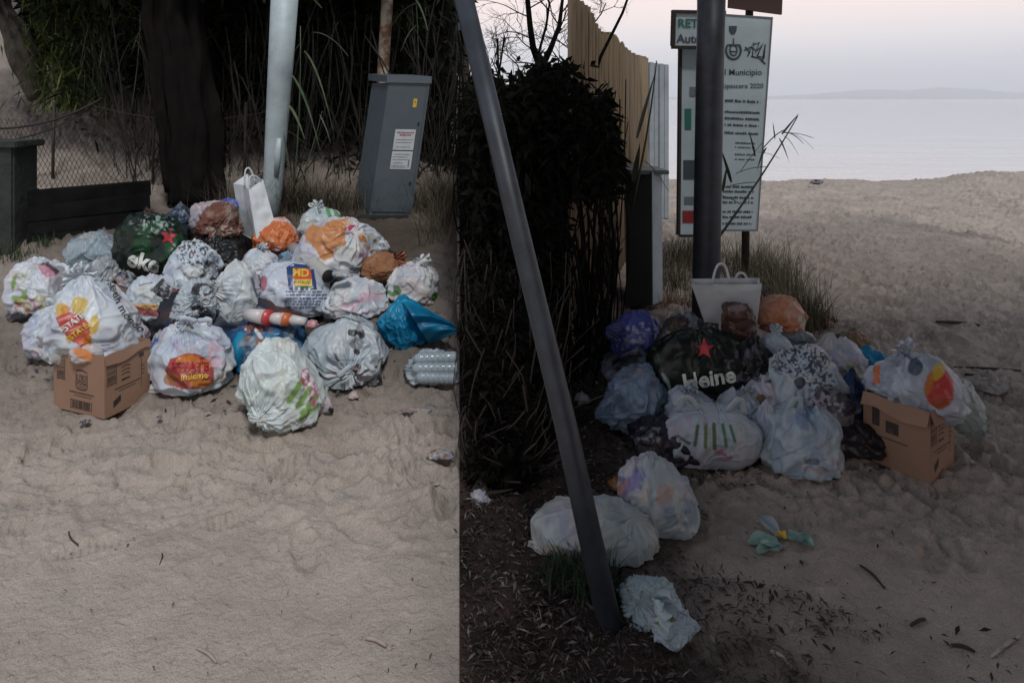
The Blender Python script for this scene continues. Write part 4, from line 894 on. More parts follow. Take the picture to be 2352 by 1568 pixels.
# ================================================================== LEFT PILE
nb = P(240, 980, 3.297); nb.z = g(nb.x, nb.y) + .004
l1, l2 = .345, .27
carton('open cardboard box with a white bag in it at the left pile', nb, math.atan2(-.138, .328), l1, l2, .295, [('side', 1.35, .045)], boxprints(l1, l2, 'front') + boxprints(l1, l2, 'side'))
fl = bag('orange_wrapper', 'crumpled orange and white wrapper hanging over the front edge of the left box', 'wrapper', (160, 792, 236, 834), Y=3.36, dr=.5, knot=(-1, 0, .3), color=(.55, .50, .48), paint=[('e', 195, 815, 32, 12, 25, ORG, .9)], seed=77, res=(60, 40), pk=.2, wr=.06)
o = bag('plastic_bag', 'big white tied bag with red and yellow flower print in the left cardboard box', 'bag', (108, 634, 312, 832), Y=3.56, knot=(-.12, .05, 1), color=WH2, seed=11, res=(220, 140), group='bags of the left pile', pk=.16, pleat=20, p=2.2, wr=.03,
    paint=[('e', 141, 712, 15, 17, 0, YEL, .9), ('e', 182, 702, 19, 22, 0, YEL, .85), ('e', 214, 746, 13, 24, 10, YEL, .9), ('e', 150, 712, 12, 12, 0, ORG, .7), ('p', [(126, 730), (140, 722), (160, 718), (188, 724), (203, 742), (207, 770), (212, 800), (200, 808), (180, 790), (160, 780), (146, 765)], RED, .93),
           ('p', [(186, 780), (206, 765), (214, 805), (200, 808)], ORG, .9), ('l', 135, 735, 168, 722, 5, (.6, .3, .3), .8), ('l', 140, 750, 190, 730, 5, (.62, .3, .3), .8), ('l', 148, 765, 196, 745, 4, (.6, .35, .3), .8), ('l', 158, 778, 200, 762, 5, ORG, .8), ('e', 246, 775, 22, 24, 0, (.33, .36, .46), .5), ('n', 285, 800, 30, 30, 12, .1, (.5, .4, .4), .5)])
ears(o, 4, .09, [(-.5, -.2, .8), (.3, -.2, 1), (.9, 0, .3), (-1, 0, .2)], seed=3)
decal(o, text2d('per un mondo'), 276, 702, 26, 62, 'ink', curve=.35)
decal(o, text2d('migliore'), 262, 668, 15, 50, 'ink')
decal(o, text2d('ESTATE', .02), 166, 742, 20, -38, 'whiteink'); decal(o, text2d('ESTATE', .02), 178, 764, 18, -38, 'yellow')
o = bag('plastic_bag', 'pinkish white bag bulging over the right rim of the left cardboard box', 'bag', (262, 735, 336, 805), Y=3.66, knot=(.3, .2, 1), color=(.58, .50, .50), seed=12, res=(90, 60), group='bags of the left pile', pk=.1)
o = bag('plastic_bag', 'plain white bag slumped on the sand left of the cardboard box', 'bag', (66, 700, 190, 832), knot=(-.2, .3, 1), color=WH, seed=13, group='bags of the left pile', mottle=.6, paint=[('n', 120, 800, 50, 25, 20, .1, PNK, .35)], pk=.1)
tp = Vector(o['tip']); loops(o, tp + Vector((-.03, 0, -.01)), tp + Vector((.03, 0, -.01)), .05, (-.4, -.3, .8))
o = bag('plastic_bag', 'open white bag with pink label and green base at the far left of the pile', 'bag', (26, 596, 158, 728), knot=(.1, -.5, 1), color=WH2, seed=14, group='bags of the left pile', p=3.2, pk=.02, shear=-.1,
    paint=[('p', [(86, 612), (112, 604), (135, 622), (128, 636), (102, 634)], PNK, .85), ('p', [(82, 608), (112, 600), (138, 624), (130, 632), (110, 612)], BLK, .8), ('n', 45, 665, 22, 40, 14, 0, GRN, .9), ('n', 90, 700, 60, 22, 16, .05, (.42, .38, .14), .7), ('n', 55, 705, 30, 20, 9, .1, (.35, .06, .08), .7), ('l', 40, 655, 120, 676, 3, (.25, .3, .33), .6), ('l', 40, 665, 130, 690, 3, (.3, .32, .3), .5)])
loops(o, P(125, 612, 4.15), P(152, 640, 4.1), .05, (.8, -.4, .8))
o = bag('dark_bottle', 'dark object pressed into the sand under the far left bag', 'debris', (22, 702, 82, 742), dr=.8, color=BLK, mottle=.1, seed=15, res=(60, 40), knot=(1, 0, 0), pk=0)
o = bag('plastic_bag', 'clear crinkled grey bag at the upper left of the pile, beside the green bag', 'bag', (158, 532, 288, 628), Y=4.9, knot=(.7, -.3, -.6), color=(.27, .35, .39), seed=16, group='bags of the left pile', wr=.07, mottle=.6, mcol=((.40, .45, .48), (.12, .22, .28), (.45, .40, .38), (.15, .17, .2)), pk=.1)
o = bag('plastic_bag', 'small crinkled clear bag just below the grey clear bag', 'bag', (190, 590, 285, 655), knot=(.6, -.4, .6), color=(.32, .36, .38), seed=17, group='bags of the left pile', wr=.09, mottle=.7, mcol=((.5, .5, .5), (.15, .2, .24), (.4, .38, .38), (.2, .2, .2)), pk=.1)
o = bag('shopping_bag', 'dark green shopping bag with red star and white lettering in the left pile', 'bag', (272, 492, 440, 640), Y=4.75, knot=(.1, .1, 1), color=(.004, .014, .009), seed=18, group='dark green lettered bags', p=2.8, mottle=.25, mcol=((.01, .06, .025), (.004, .05, .02), (.02, .02, .03), (.005, .005, .005)), dr=.6, pk=.05, material='bag',
    paint=[('n', 365, 560, 60, 55, 30, -.1, (.012, .07, .025), .8), ('n', 365, 515, 40, 22, 6, .2, (.3, .42, .36), .8), ('n', 385, 620, 40, 25, 8, .25, (.25, .28, .3), .6)])
decal(o, text2d('eke', .035), 330, 602, 52, 14, 'whiteink', step=8); decal(o, star2d(), 388, 543, 21, 10, 'redink2', 'star_mark')
o = bag('plastic_bag', 'dark navy and clear bag topping the pile at the foot of the broad trunk', 'bag', (372, 464, 442, 540), Y=5.15, color=(.04, .06, .10), seed=19, group='bags of the left pile', mcol=((.3, .38, .45), (.01, .02, .05), (.02, .03, .06), (.25, .3, .35)), mottle=.6, paint=[('n', 395, 528, 30, 14, 10, -.1, (.4, .46, .5), .8)], res=(110, 70))
o = bag('plastic_tub', 'pale translucent tub left of the brown crumpled bag', 'tub', (443, 464, 520, 536), Y=5.05, p=5, color=(.42, .36, .40), seed=20, fac=5, fcr=.06, wr=.015, pk=0, mottle=.35, res=(90, 60), knot=(-.2, -.1, 1))
o = bag('plastic_bag', 'small blue bag scrap peeking out left of the white paper carrier', 'bag', (500, 454, 548, 482), Y=5.1, color=(.06, .09, .38), seed=21, group='bags of the left pile', res=(70, 44), mottle=.2)
o = bag('paper_bag', 'crumpled dark brown bag leaning on the white paper carrier', 'bag', (455, 468, 556, 550), Y=4.82, color=(.13, .055, .04), seed=22, wr=.10, fac=34, mottle=.6, mcol=((.28, .20, .15), (.05, .02, .015), (.25, .17, .14), (.35, .30, .27)), material='paper', group='brown crumpled bags', pk=.05, knot=(-1, .2, .2), paint=[('n', 500, 530, 40, 14, 7, .0, (.35, .31, .27), .7)])
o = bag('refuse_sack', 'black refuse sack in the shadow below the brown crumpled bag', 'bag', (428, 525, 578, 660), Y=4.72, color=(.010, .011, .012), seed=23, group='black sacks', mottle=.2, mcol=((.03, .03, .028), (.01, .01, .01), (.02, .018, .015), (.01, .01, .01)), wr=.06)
o = bag('refuse_sack', 'black sack added to darken the gap behind the green lettered bag', 'bag', (270, 478, 390, 580), Y=5.15, color=(.012, .012, .012), seed=24, group='black sacks', mottle=.3, mcol=((.08, .03, .015), (.01, .01, .01), (.02, .018, .015), (.01, .01, .01)), wr=.06)  # this and the next two sacks: dark filler standing in for gap shade
o = bag('refuse_sack', 'dark sack added to darken the gaps under the white bags of the left pile', 'bag', (330, 640, 700, 790), Y=4.22, color=(.02, .023, .03), seed=25, group='black sacks', mottle=.6, mcol=((.10, .10, .12), (.01, .01, .01), (.14, .05, .03), (.03, .05, .1)), wr=.05, p=3)
o = bag('refuse_sack', 'dark sack added to darken the gaps beneath the orange bags', 'bag', (560, 540, 900, 680), Y=4.85, color=(.03, .033, .04), seed=26, group='black sacks', mottle=.5, mcol=((.10, .10, .12), (.01, .01, .01), (.14, .05, .03), (.12, .13, .14)), wr=.05, p=3)
# white paper carrier standing upright
def carrier(label, q_front, depthv, Y, handles, group='white paper carriers with handles', seed=0, name='paper_carrier', extra=None, sidecol='white'):
    """q_front = bottom-left, bottom-right, top-right, top-left as (u, v, Y); the bag goes back by depthv"""
    F4 = [P(*p) for p in q_front]; t = empty(name, F4[0], label, 'bag', group); B4 = [p + Vector(depthv) for p in F4]; nn = 22; rs = np.random.RandomState(seed)
    def sheet(nm, a, b_, c, d, amp=.010):
        V = []; nrm = (b_ - a).cross(d - a).normalized()
        for i in range(nn + 1):
            for j in range(nn + 1):
                s, r = i / nn, j / nn; p = a.lerp(b_, s).lerp(d.lerp(c, s), r); e = min(s, 1 - s, r, 1 - r) ; 
                k = float(noise(np.array([[p.x * 16, p.y * 16, p.z * 11]]), seed)[0]) + 1.2 * float(ridge(np.array([[p.x * 9, p.y * 9, p.z * 14]]), seed + 3)[0]) * .5
                V.append(p + nrm * amp * k * min(1, e * 8 + .05) - t.location)
        return mesh(nm, V, grid_faces(nn + 1, nn + 1), M['white'], t, True)
    sheet('front_panel', F4[0], F4[1], F4[2], F4[3]); sheet('back_panel', B4[0], B4[1], B4[2], B4[3])
    ml, mr = (F4[0] + B4[0]) / 2, (F4[1] + B4[1]) / 2; tl, tr = (F4[3] + B4[3]) / 2, (F4[2] + B4[2]) / 2; inn = (F4[1] - F4[0]).normalized() * .018
    sheet('side_gusset', F4[1], mr - inn * .2, tr - inn, F4[2], .003); sheet('side_gusset', mr - inn * .2, B4[1], B4[2], tr - inn, .003)
    sheet('side_gusset', ml + inn * .2, F4[0], F4[3], tl + inn, .003); sheet('side_gusset', B4[0], ml + inn * .2, tl + inn, B4[3], .003)
    sheet('base', F4[0], B4[0], B4[1], F4[1], .002)
    for a, b_, hgt, lean in handles:
        a, b_ = P(*a), P(*b_); pts = [a, a + Vector(lean) * .6 + Vector((0, 0, hgt * .75)), (a + b_) / 2 + Vector(lean) + Vector((0, 0, hgt)), b_ + Vector(lean) * .6 + Vector((0, 0, hgt * .75)), b_]
        sp = []
        for i in range(17):
            tt = i / 16; sp.append((a * (1 - tt) + b_ * tt) + (Vector(lean) + Vector((0, 0, hgt))) * (1 - abs(2 * tt - 1) ** 2.6))
        tube('handle', localise(t, sp), .0065, M['white'], t, 8, .6)
    return t
carrier('white paper carrier with twisted handle standing against the steel pole', [(590, 556, 4.78), (634, 522, 4.86), (604, 412, 4.98), (571, 436, 4.90)], P(553, 535, 5.05) - P(590, 556, 4.78), 4.9,
        [((562, 432, 4.97), (588, 424, 5.0), .13, (-.02, 0, 0)), ((575, 430, 4.9), (600, 415, 4.96), .055, (-.03, -.01, 0))], seed=1)
o = bag('plastic_bag', 'orange bag leaning right of the white paper carrier', 'bag', (586, 500, 684, 584), Y=4.9, color=(.60, .17, .05), seed=27, group='orange bags', wr=.05, mottle=.4, mcol=((.55, .40, .32), (.48, .10, .03), (.6, .25, .12), (.5, .15, .06)), knot=(.5, 0, 1), paint=[('l', 628, 503, 668, 508, 7, (.6, .5, .5), .9), ('l', 668, 508, 684, 545, 6, (.55, .4, .4), .8), ('n', 655, 572, 26, 14, 10, -.1, (.5, .42, .5), .8), ('e', 672, 560, 6, 10, 0, (.35, .02, .05), .8)], pk=.05)
o = bag('plastic_bag', 'white bag with green stripes tied behind the large orange printed bag', 'bag', (688, 474, 785, 545), Y=5.05, color=(.5, .57, .58), seed=28, group='bags of the left pile', paint=[('l', 752, 480, 760, 505, 9, (.06, .32, .08), .9), ('l', 768, 478, 776, 500, 9, (.06, .32, .08), .9)], knot=(-.3, -.3, 1), pk=.1, wr=.05)
ears(o, 3, .08, seed=5)
o = bag('plastic_bag', 'large white bag with torn orange print and red flower, in front of the cabinet', 'bag', (684, 500, 872, 640), Y=4.72, color=(.57, .62, .67), seed=29, group='bags of the left pile', res=(210, 130), knot=(.6, -.6, .55), p=2.3, pk=.04, fac=20,
    paint=[('p', [(688, 522), (700, 508), (715, 512), (735, 522), (760, 508), (800, 500), (792, 540), (794, 562), (765, 572), (768, 590), (742, 600), (726, 575), (706, 552)], (.55, .23, .07), .93), ('n', 745, 550, 50, 40, 12, .1, (.42, .17, .06), .6), ('n', 808, 528, 18, 12, 7, -.3, (.5, .02, .1), .95), ('e', 834, 548, 13, 8, 40, (.62, .25, .04), .9), ('e', 800, 512, 12, 8, 0, (.6, .45, .3), .6), ('n', 835, 580, 34, 34, 12, .15, (.35, .15, .35), .5), ('n', 850, 560, 25, 25, 8, .2, (.4, .3, .1), .5)])
ears(o, 3, .05, [(.9, -.4, .2), (.8, -.2, .5), (.5, -.6, -.3)], seed=6, at=P(872, 560, 4.6))
o = bag('plastic_bag', 'small crumpled white bag end sticking out right of the orange printed bag', 'bag', (856, 545, 895, 585), Y=4.75, color=(.5, .5, .52), seed=61, group='bags of the left pile', res=(70, 50), wr=.1)
o = bag('plastic_bag', 'white tied bag knotted just behind the bag with the square logo', 'bag', (552, 568, 645, 660), Y=4.62, color=WH2, seed=30, group='bags of the left pile', knot=(.1, -.1, 1), paint=[('n', 660, 585, 30, 20, 8, 0, (.1, .2, .4), .7)], pk=.2)
ears(o, 3, .07, seed=7)
o = bag('plastic_bag', 'crushed blue tinted clear bag between the orange bag and the cardboard tube', 'bag', (628, 572, 712, 625), Y=4.72, color=(.20, .32, .42), seed=31, group='bags of the left pile', wr=.09, mottle=.7, mcol=((.5, .5, .52), (.05, .1, .25), (.4, .3, .3), (.1, .3, .35)))
tb = empty('cardboard_tube', P(752, 634, 4.25), 'grey cardboard tube with open dark end between two white bags', 'tube')
a_, b_ = P(668, 568, 4.85) - tb.location, P(754, 634, 4.30) - tb.location; dt = (b_ - a_).normalized()
tube('tube_wall', [a_, a_.lerp(b_, .5), b_], .046, M['tube'], tb, 28)
tube('shade_disc', [b_ - dt * .004, b_ + dt * .0015], .041, M['black'], tb, 28)  # black disc closing the end, stands in for the unlit hollow
o = bag('plastic_bag', 'white bag with square red and yellow logo and blue text amid the pile', 'bag', (590, 606, 754, 726), Y=4.28, knot=(-.85, .2, .5), color=(.58, .64, .72), seed=32, group='bags of the left pile', res=(200, 130), mottle=.22, fac=12, fcr=.14, wr=.02, pk=.03, p=2.4,
    paint=[('p', [(592, 625), (600, 640), (596, 690), (590, 700)], NAVY, .9), ('e', 606, 650, 8, 18, 0, (.4, .05, .08), .8)])
decal(o, ([(-.62, .45), (-.3, .62), (.55, .5), (.72, -.5), (.5, -.52), (.42, .3), (-.35, .4), (-.32, -.55), (-.5, -.5)], [(0, 1, 6, 8), (6, 7, 8), (1, 2, 5, 6), (2, 3, 4, 5)]), 690, 638, 52, 0, 'navy', 'logo_border', off=.004)
decal(o, ([(-.36, .42), (.36, .42), (.44, -.05), (-.32, -.05)], [(0, 3, 2, 1)]), 692, 640, 54, 0, 'logored', 'logo_patch', off=.0055)
decal(o, ([(-.32, -.05), (.44, -.05), (.46, -.32), (-.28, -.32)], [(0, 3, 2, 1)]), 692, 640, 54, 0, 'yellow', 'logo_patch', off=.0055)
decal(o, text2d('MD', .03), 690, 629, 25, 4, 'yellow', off=.0075, step=5); decal(o, text2d('discount'), 694, 648, 11, 0, 'logogreen', off=.0075)
for i in range(4): decal(o, RECT, 681 + i * 12, 661, 7, 0, 'logogreen', 'logo_tile', off=.006)
for i, (uu, vv, ww) in enumerate(((698, 671, 84), (700, 678, 86), (700, 686, 88), (690, 693, 74), (688, 699, 70), (690, 706, 60))):
    rr = random.Random(i); x = uu - ww / 2
    while x < uu + ww / 2: w_ = rr.uniform(5, 14); decal(o, ([(0, 0), (w_, 0), (w_, 2.6), (0, 2.6)], [(0, 1, 2, 3)]), x, vv, 1, -2, 'textblue', 'small_print', step=5, off=.004); x += w_ + 2
o = bag('plastic_bag', 'white and pink tinted bag right of the logo bag, below the tube', 'bag', (742, 640, 888, 732), Y=4.36, color=(.60, .66, .70), seed=33, group='bags of the left pile', knot=(-1, -.3, -.1), pleat=22, mottle=.4, pk=.12, wr=.045, res=(190, 110), paint=[('n', 825, 698, 42, 26, 22, -.3, (.60, .38, .46), .7), ('n', 862, 672, 22, 22, 20, -.1, (.60, .42, .48), .6), ('n', 800, 655, 50, 12, 18, 0, (.42, .56, .64), .6)])
loops(o, P(752, 690, 4.2), P(760, 720, 4.15), .06, (-.8, -.5, .1)); loops(o, P(756, 680, 4.2), P(770, 712, 4.15), .04, (-.6, -.6, -.4))
o = bag('plastic_bag', 'flattened grey bag end tucked beneath the brown paper bag', 'bag', (765, 622, 850, 662), Y=4.62, color=(.42, .47, .48), seed=34, group='bags of the left pile', res=(90, 60), mottle=.6, wr=.08)
o = bag('paper_bag', 'brown paper bag with twisted torn top lying on the right of the pile', 'bag', (828, 578, 935, 648), Y=4.6, color=(.25, .115, .055), seed=35, group='brown crumpled bags', material='paper', knot=(1, 0, .35), wr=.06, fac=30, mottle=.45, mcol=((.34, .18, .10), (.14, .055, .03), (.3, .15, .08), (.2, .09, .05)), p=2.1, pk=.1)
ears(o, 3, .11, [(.3, -.1, 1), (1, -.2, -.25), (.6, 0, .8)], color=(.28, .10, .05), at=P(908, 600, 4.55), seed=9, width=.32)
o = bag('plastic_bag', 'white ribbed bag at the right end of the pile, above the blue bag', 'bag', (888, 600, 1006, 696), Y=4.5, color=(.63, .66, .66), seed=36, group='bags of the left pile', knot=(.5, -.2, 1), pk=.1, wr=.05, paint=[('n', 905, 668, 18, 14, 12, -.3, (.05, .16, .03), .9), ('e', 998, 682, 9, 12, 0, (.04, .20, .04), .9), ('l', 915, 636, 985, 634, 3, (.3, .34, .34), .6)])
ears(o, 2, .08, [(.6, -.2, .8), (-.7, -.3, .6)], seed=10)
tp = Vector(o['tip']); loops(o, tp + Vector((-.03, -.02, -.02)), tp + Vector((.03, -.02, -.02)), .06, (.5, -.4, .6))
o = bag('plastic_bag', 'white bag speckled with black print behind the tall white bag', 'bag', (382, 552, 500, 668), Y=4.42, color=WH, seed=37, group='bags of the left pile', knot=(.3, .1, 1), mottle=.4, paint=[('n', 452, 580, 50, 34, 4, .05, BLK, .9), ('n', 480, 612, 22, 38, 4, .1, BLK, .8)], pk=.08)
loops(o, P(470, 600, 4.3), P(495, 590, 4.3), .05, (.2, -.3, 1))
o = bag('plastic_bag', 'tall white knotted bag standing in the centre of the left pile', 'bag', (484, 600, 592, 752), Y=4.08, color=(.60, .66, .67), seed=38, group='bags of the left pile', knot=(-.6, -.5, .3), mottle=.25, pk=.05, wr=.045, p=2.2, dr=.8, paint=[('e', 494, 653, 5, 6, 0, BLK, .95), ('l', 578, 640, 590, 680, 6, NAVY, .8), ('l', 560, 690, 585, 700, 3, NAVY, .6), ('n', 520, 725, 40, 20, 10, .2, (.1, .12, .12), .7)])
ears(o, 3, .07, [(-.9, -.3, .0), (-.4, -.6, .5), (-.5, -.5, -.7)], seed=11, at=P(496, 655, 3.98))
o = bag('plastic_bag', 'white bag with black and red print lying below the green lettered bag', 'bag', (296, 632, 420, 730), Y=4.20, color=WH, seed=39, group='bags of the left pile', knot=(1, -.3, 0), mottle=.4, wr=.05, paint=[('p', [(345, 668), (380, 690), (425, 690), (425, 672), (395, 660), (372, 640)], BLK, .93), ('n', 388, 664, 22, 22, 7, .1, (.4, .42, .45), .8), ('e', 408, 672, 13, 9, -20, (.42, .03, .04), .9), ('e', 338, 704, 32, 7, 8, (.6, .32, .06), .85), ('p', [(300, 700), (370, 715), (372, 728), (310, 722)], (.35, .05, .03), .85), ('l', 320, 655, 350, 648, 3, BLK, .7)], pk=.1)
o = bag('plastic_bag', 'black and white strapped bag twisted between the central white bags', 'bag', (400, 642, 500, 745), Y=3.98, color=(.45, .52, .56), seed=40, group='bags of the left pile', knot=(.2, -.9, .3), mottle=.2, wr=.08, pk=.04, pleat=11, paint=[('n', 462, 665, 30, 16, 18, -.35, BLK, .95), ('n', 455, 722, 36, 22, 16, -.25, BLK, .95), ('e', 425, 735, 12, 12, 0, BLK, .9), ('l', 462, 672, 470, 700, 9, (.55, .6, .62), .95)])
ears(o, 3, .06, seed=12)
o = bag('plastic_bag', 'white tied bag with dark red and orange print in the centre front', 'bag', (352, 738, 533, 908), Y=None, color=(.55, .62, .70), seed=41, group='bags of the left pile', res=(220, 140), knot=(.05, -.25, 1), pleat=24, pk=.10, p=2.15, fac=20, mottle=.45, wr=.035,
    paint=[('p', [(380, 850), (392, 825), (420, 812), (455, 812), (482, 826), (492, 850), (490, 880), (470, 892), (420, 894), (390, 884)], (.36, .04, .02), .93), ('e', 432, 826, 26, 12, 0, ORG, .85), ('e', 470, 834, 16, 12, 0, ORG, .8), ('e', 462, 880, 26, 10, 0, (.5, .2, .03), .8), ('e', 390, 872, 14, 14, 0, (.3, .12, .03), .8), ('l', 405, 840, 470, 832, 4, (.6, .2, .15), .8), ('l', 408, 852, 474, 846, 4, (.6, .25, .15), .7), ('n', 500, 810, 25, 40, 14, -.1, (.6, .3, .4), .55), ('n', 390, 780, 40, 25, 16, .1, (.4, .3, .55), .4)])
ears(o, 4, .075, [(-.9, -.5, .25), (.5, -.5, .7), (.15, -.4, 1), (-.3, -.6, -.5)], seed=13)
loops(o, P(420, 745, 3.5), P(452, 738, 3.5), .05, (-.6, -.4, .6)); loops(o, P(455, 738, 3.5), P(480, 748, 3.5), .04, (.8, -.4, .6))
decal(o, text2d('ESTATE', .02), 436, 842, 26, 0, 'redink2'); decal(o, text2d('insieme', .02), 446, 864, 20, -6, 'yellow')
o = bag('plastic_bag', 'limp clear bag with blue scraps left of the centre front bag', 'bag', (338, 760, 385, 872), color=(.25, .30, .36), seed=42, group='bags of the left pile', res=(90, 70), wr=.08, dr=1, paint=[('n', 352, 790, 16, 30, 12, -.2, (.03, .08, .4), .9), ('e', 350, 768, 9, 6, 0, (.5, .3, .3), .8)], mottle=.5)
o = bag('tissue', 'small white crumpled tissue at the foot of the limp clear bag', 'tissue', (344, 868, 380, 908), color=(.55, .56, .56), seed=43, res=(60, 40), wr=.1, group='crumpled white scraps')
o = bag('plastic_bag', 'white bag with green stripes and pink print, foremost bag of the left pile', 'bag', (558, 780, 742, 986), color=(.60, .68, .68), seed=44, group='bags of the left pile', res=(230, 150), knot=(-.35, -.75, -.42), pleat=26, pk=.05, p=2.1, fac=24, mottle=.35, wr=.035, shear=-.12, dr=.95, mcol=((.46, .56, .58), (.60, .60, .50), (.54, .52, .48), (.42, .52, .50)),
    paint=[('l', 664, 920, 694, 875, 14, GRN, .95), ('l', 684, 932, 712, 892, 13, GRN, .95), ('l', 694, 948, 726, 912, 13, GRN, .95), ('l', 690, 962, 728, 934, 10, GRN, .95), ('n', 702, 866, 12, 22, 6, -.1, (.45, .05, .15), .85), ('n', 722, 905, 12, 30, 6, -.1, (.50, .12, .22), .85), ('l', 560, 900, 566, 935, 4, (.2, .3, .15), .7), ('n', 600, 965, 40, 20, 10, .3, (.5, .38, .28), .6)])
ears(o, 5, .085, [(-1, -.5, -.1), (-.7, -.7, .6), (.4, -.8, -.5), (-.1, -.8, -.6), (-.8, -.3, .5)], seed=14, at=P(612, 938, 3.22), width=.4)
o = bag('bottle', 'narrow bottle with black cap poking out of the foremost bag', 'bottle', (716, 905, 765, 948), Y=3.34, dr=.5, color=(.45, .40, .42), seed=62, knot=(1, -.3, -.8), res=(60, 40), mottle=.3, wr=.01, fac=4, fcr=.05, paint=[('e', 762, 943, 9, 8, 0, BLK, .98)], pk=.2)
o = bag('plastic_bag', 'greyish bag with black blotches and star shaped creases facing the viewer', 'bag', (692, 726, 882, 888), color=(.42, .49, .53), seed=45, group='bags of the left pile', res=(240, 150), knot=(.32, -1, -.22), pleat=10, pk=.02, p=2.25, fac=16, mottle=.35, mcol=((.36, .44, .48), (.5, .5, .52), (.4, .38, .44), (.3, .36, .42)), dr=.9,
    paint=[('e', 810, 764, 12, 8, 10, BLK, .97), ('e', 830, 768, 10, 11, 0, BLK, .97), ('e', 820, 790, 18, 14, 0, (.13, .13, .15), .75), ('e', 819, 808, 8, 7, 0, BLK, .95), ('e', 818, 846, 10, 12, 30, (.03, .01, .01), .95), ('l', 768, 812, 776, 828, 6, BLK, .8), ('l', 776, 826, 815, 828, 2.5, (.12, .15, .17), .8), ('l', 830, 826, 868, 812, 2.5, (.12, .15, .17), .8), ('e', 856, 822, 13, 10, -20, (.22, .27, .27), .7), ('l', 750, 737, 790, 728, 4, (.03, .08, .06), .8), ('l', 790, 728, 826, 740, 4, (.03, .08, .06), .8), ('n', 800, 860, 50, 18, 14, .1, (.5, .4, .44), .5), ('l', 800, 740, 830, 752, 3, (.2, .28, .28), .6)])
ears(o, 3, .06, [(-1, -.5, -.2), (.9, -.4, .1), (.2, -.8, -.8)], seed=15, color=(.45, .5, .52))
loops(o, P(806, 838, 3.42), P(780, 858, 3.42), .04, (-.6, -.6, -.5)); loops(o, P(838, 832, 3.42), P(852, 850, 3.42), .04, (.7, -.6, -.2))
o = bag('bag_strap', 'black and grey patterned strap end below the blotched bag', 'strap', (836, 855, 878, 890), color=(.05, .05, .06), seed=46, res=(60, 40), wr=.08, knot=(.8, -.2, -.7), mottle=.6, mcol=((.2, .2, .22), (.01, .01, .01), (.15, .15, .16), (.02, .02, .02)), pk=.3)
o = bag('crushed_can', 'crushed shiny grey scrap at the lower left foot of the blotched bag', 'scrap', (742, 855, 788, 888), color=(.30, .32, .36), seed=47, res=(70, 40), wr=.12, knot=(1, 0, 0), mottle=.6, mcol=((.5, .5, .52), (.06, .06, .08), (.15, .15, .16), (.3, .3, .32)))
o = bag('blue_bag', 'bright blue translucent bag trailing to the right end of the left pile', 'bag', (868, 680, 1010, 802), color=(.01, .16, .38), seed=48, res=(200, 120), knot=(1, -.1, -.1), pk=.55, pleat=9, p=2.1, material='blueplastic', wr=.05, fac=14)
mb = MB()
V = []; ns, nt_ = 20, 16; o1 = o
for i in range(ns + 1):
    s = i / ns; ut, vt = 920 + s * 128, 682 + 66 * s ** 1.2; ub, vb = 985 + s * 66, 790 - 25 * s
    for j in range(nt_ + 1):
        t = j / nt_; V.append(P(ut + (ub - ut) * t, vt + (vb - vt) * t, 3.93 - .02 * s - .10 * math.sin(math.pi * t) * (1 - .6 * s) + .02 * math.sin(t * 14 + s * 3) + .012 * math.sin(t * 25 + s * 9)) - o1.location)
mesh('flap', V, grid_faces(ns + 1, nt_ + 1), M['blueplastic'], o1, True)
o = bag('bottle_pack', 'crinkled clear pack of bottles lying on the sand at the right end', 'pack', (928, 805, 1050, 884), color=(.42, .48, .53), seed=49, res=(180, 90), knot=(-1, -.2, 0), p=3.2, wr=.07, pk=.06, mottle=.8, mcol=((.62, .64, .66), (.12, .18, .22), (.55, .55, .60), (.25, .32, .36)), fac=24, dr=.7, paint=[('l', 955, 836, 1048, 838, 3, (.08, .18, .22), .7), ('l', 960, 820, 1040, 818, 4, (.62, .65, .68), .6)])
for (ua, va, ub, vb) in ((950, 824, 1048, 820), (946, 846, 1050, 845), (955, 866, 1046, 868)):
    a_, b_ = P(ua, va, 3.60 - .02 * (va - 824) / 20), P(ub, vb, 3.60 - .02 * (va - 824) / 20); n_ = 26
    tube('bottle', localise(o, [a_.lerp(b_, i / n_) for i in range(n_ + 1)]), [.030 * min(1, .4 + i / 4) * (1 + .07 * math.sin(i * 1.9)) for i in range(n_ + 1)], M['bottle'], o, 14)
# blue bottles and paper cups between the front bags
o = bag('plastic_bag', 'dark blue bag of bottles in the hollow behind the front bags', 'bag', (514, 732, 700, 858), Y=3.9, color=(.015, .06, .14), seed=50, group='bags of the left pile', mottle=.6, mcol=((.02, .2, .42), (.01, .02, .04), (.3, .4, .45), (.02, .1, .25)), wr=.08, paint=[('n', 590, 765, 40, 28, 10, .1, (.28, .12, .07), .85), ('l', 588, 758, 600, 775, 8, (.65, .68, .7), .95), ('n', 560, 815, 35, 20, 10, .2, (.35, .42, .5), .7), ('n', 640, 780, 36, 20, 14, 0, (.02, .22, .4), .8)], pk=.05)
cu_ = empty('stacked_cups', P(640, 740, 3.85), 'row of stacked cups with red and orange bands lying in the pile', 'cups')
for i, (ua, va, ub, vb, ra, rb, mt) in enumerate(((566, 722, 606, 728, .042, .050, 'cup'), (604, 728, 618, 730, .054, .054, 'redcup'), (616, 730, 650, 733, .036, .043, 'cup'), (642, 732, 650, 733, .046, .046, 'orangecup'), (652, 733, 660, 734, .044, .044, 'orangecup'), (660, 734, 702, 738, .040, .026, 'cup'))):
    a_, b_ = P(ua, va, 3.86), P(ub, vb, 3.82); tube('cup' if mt == 'cup' else 'rim', localise(cu_, [a_, b_]), [ra * .8, rb * .8], M[mt], cu_, 18)
bt = empty('bottle', P(560, 800, 3.7), 'blue plastic bottle lying in front of the blue bag', 'bottle')
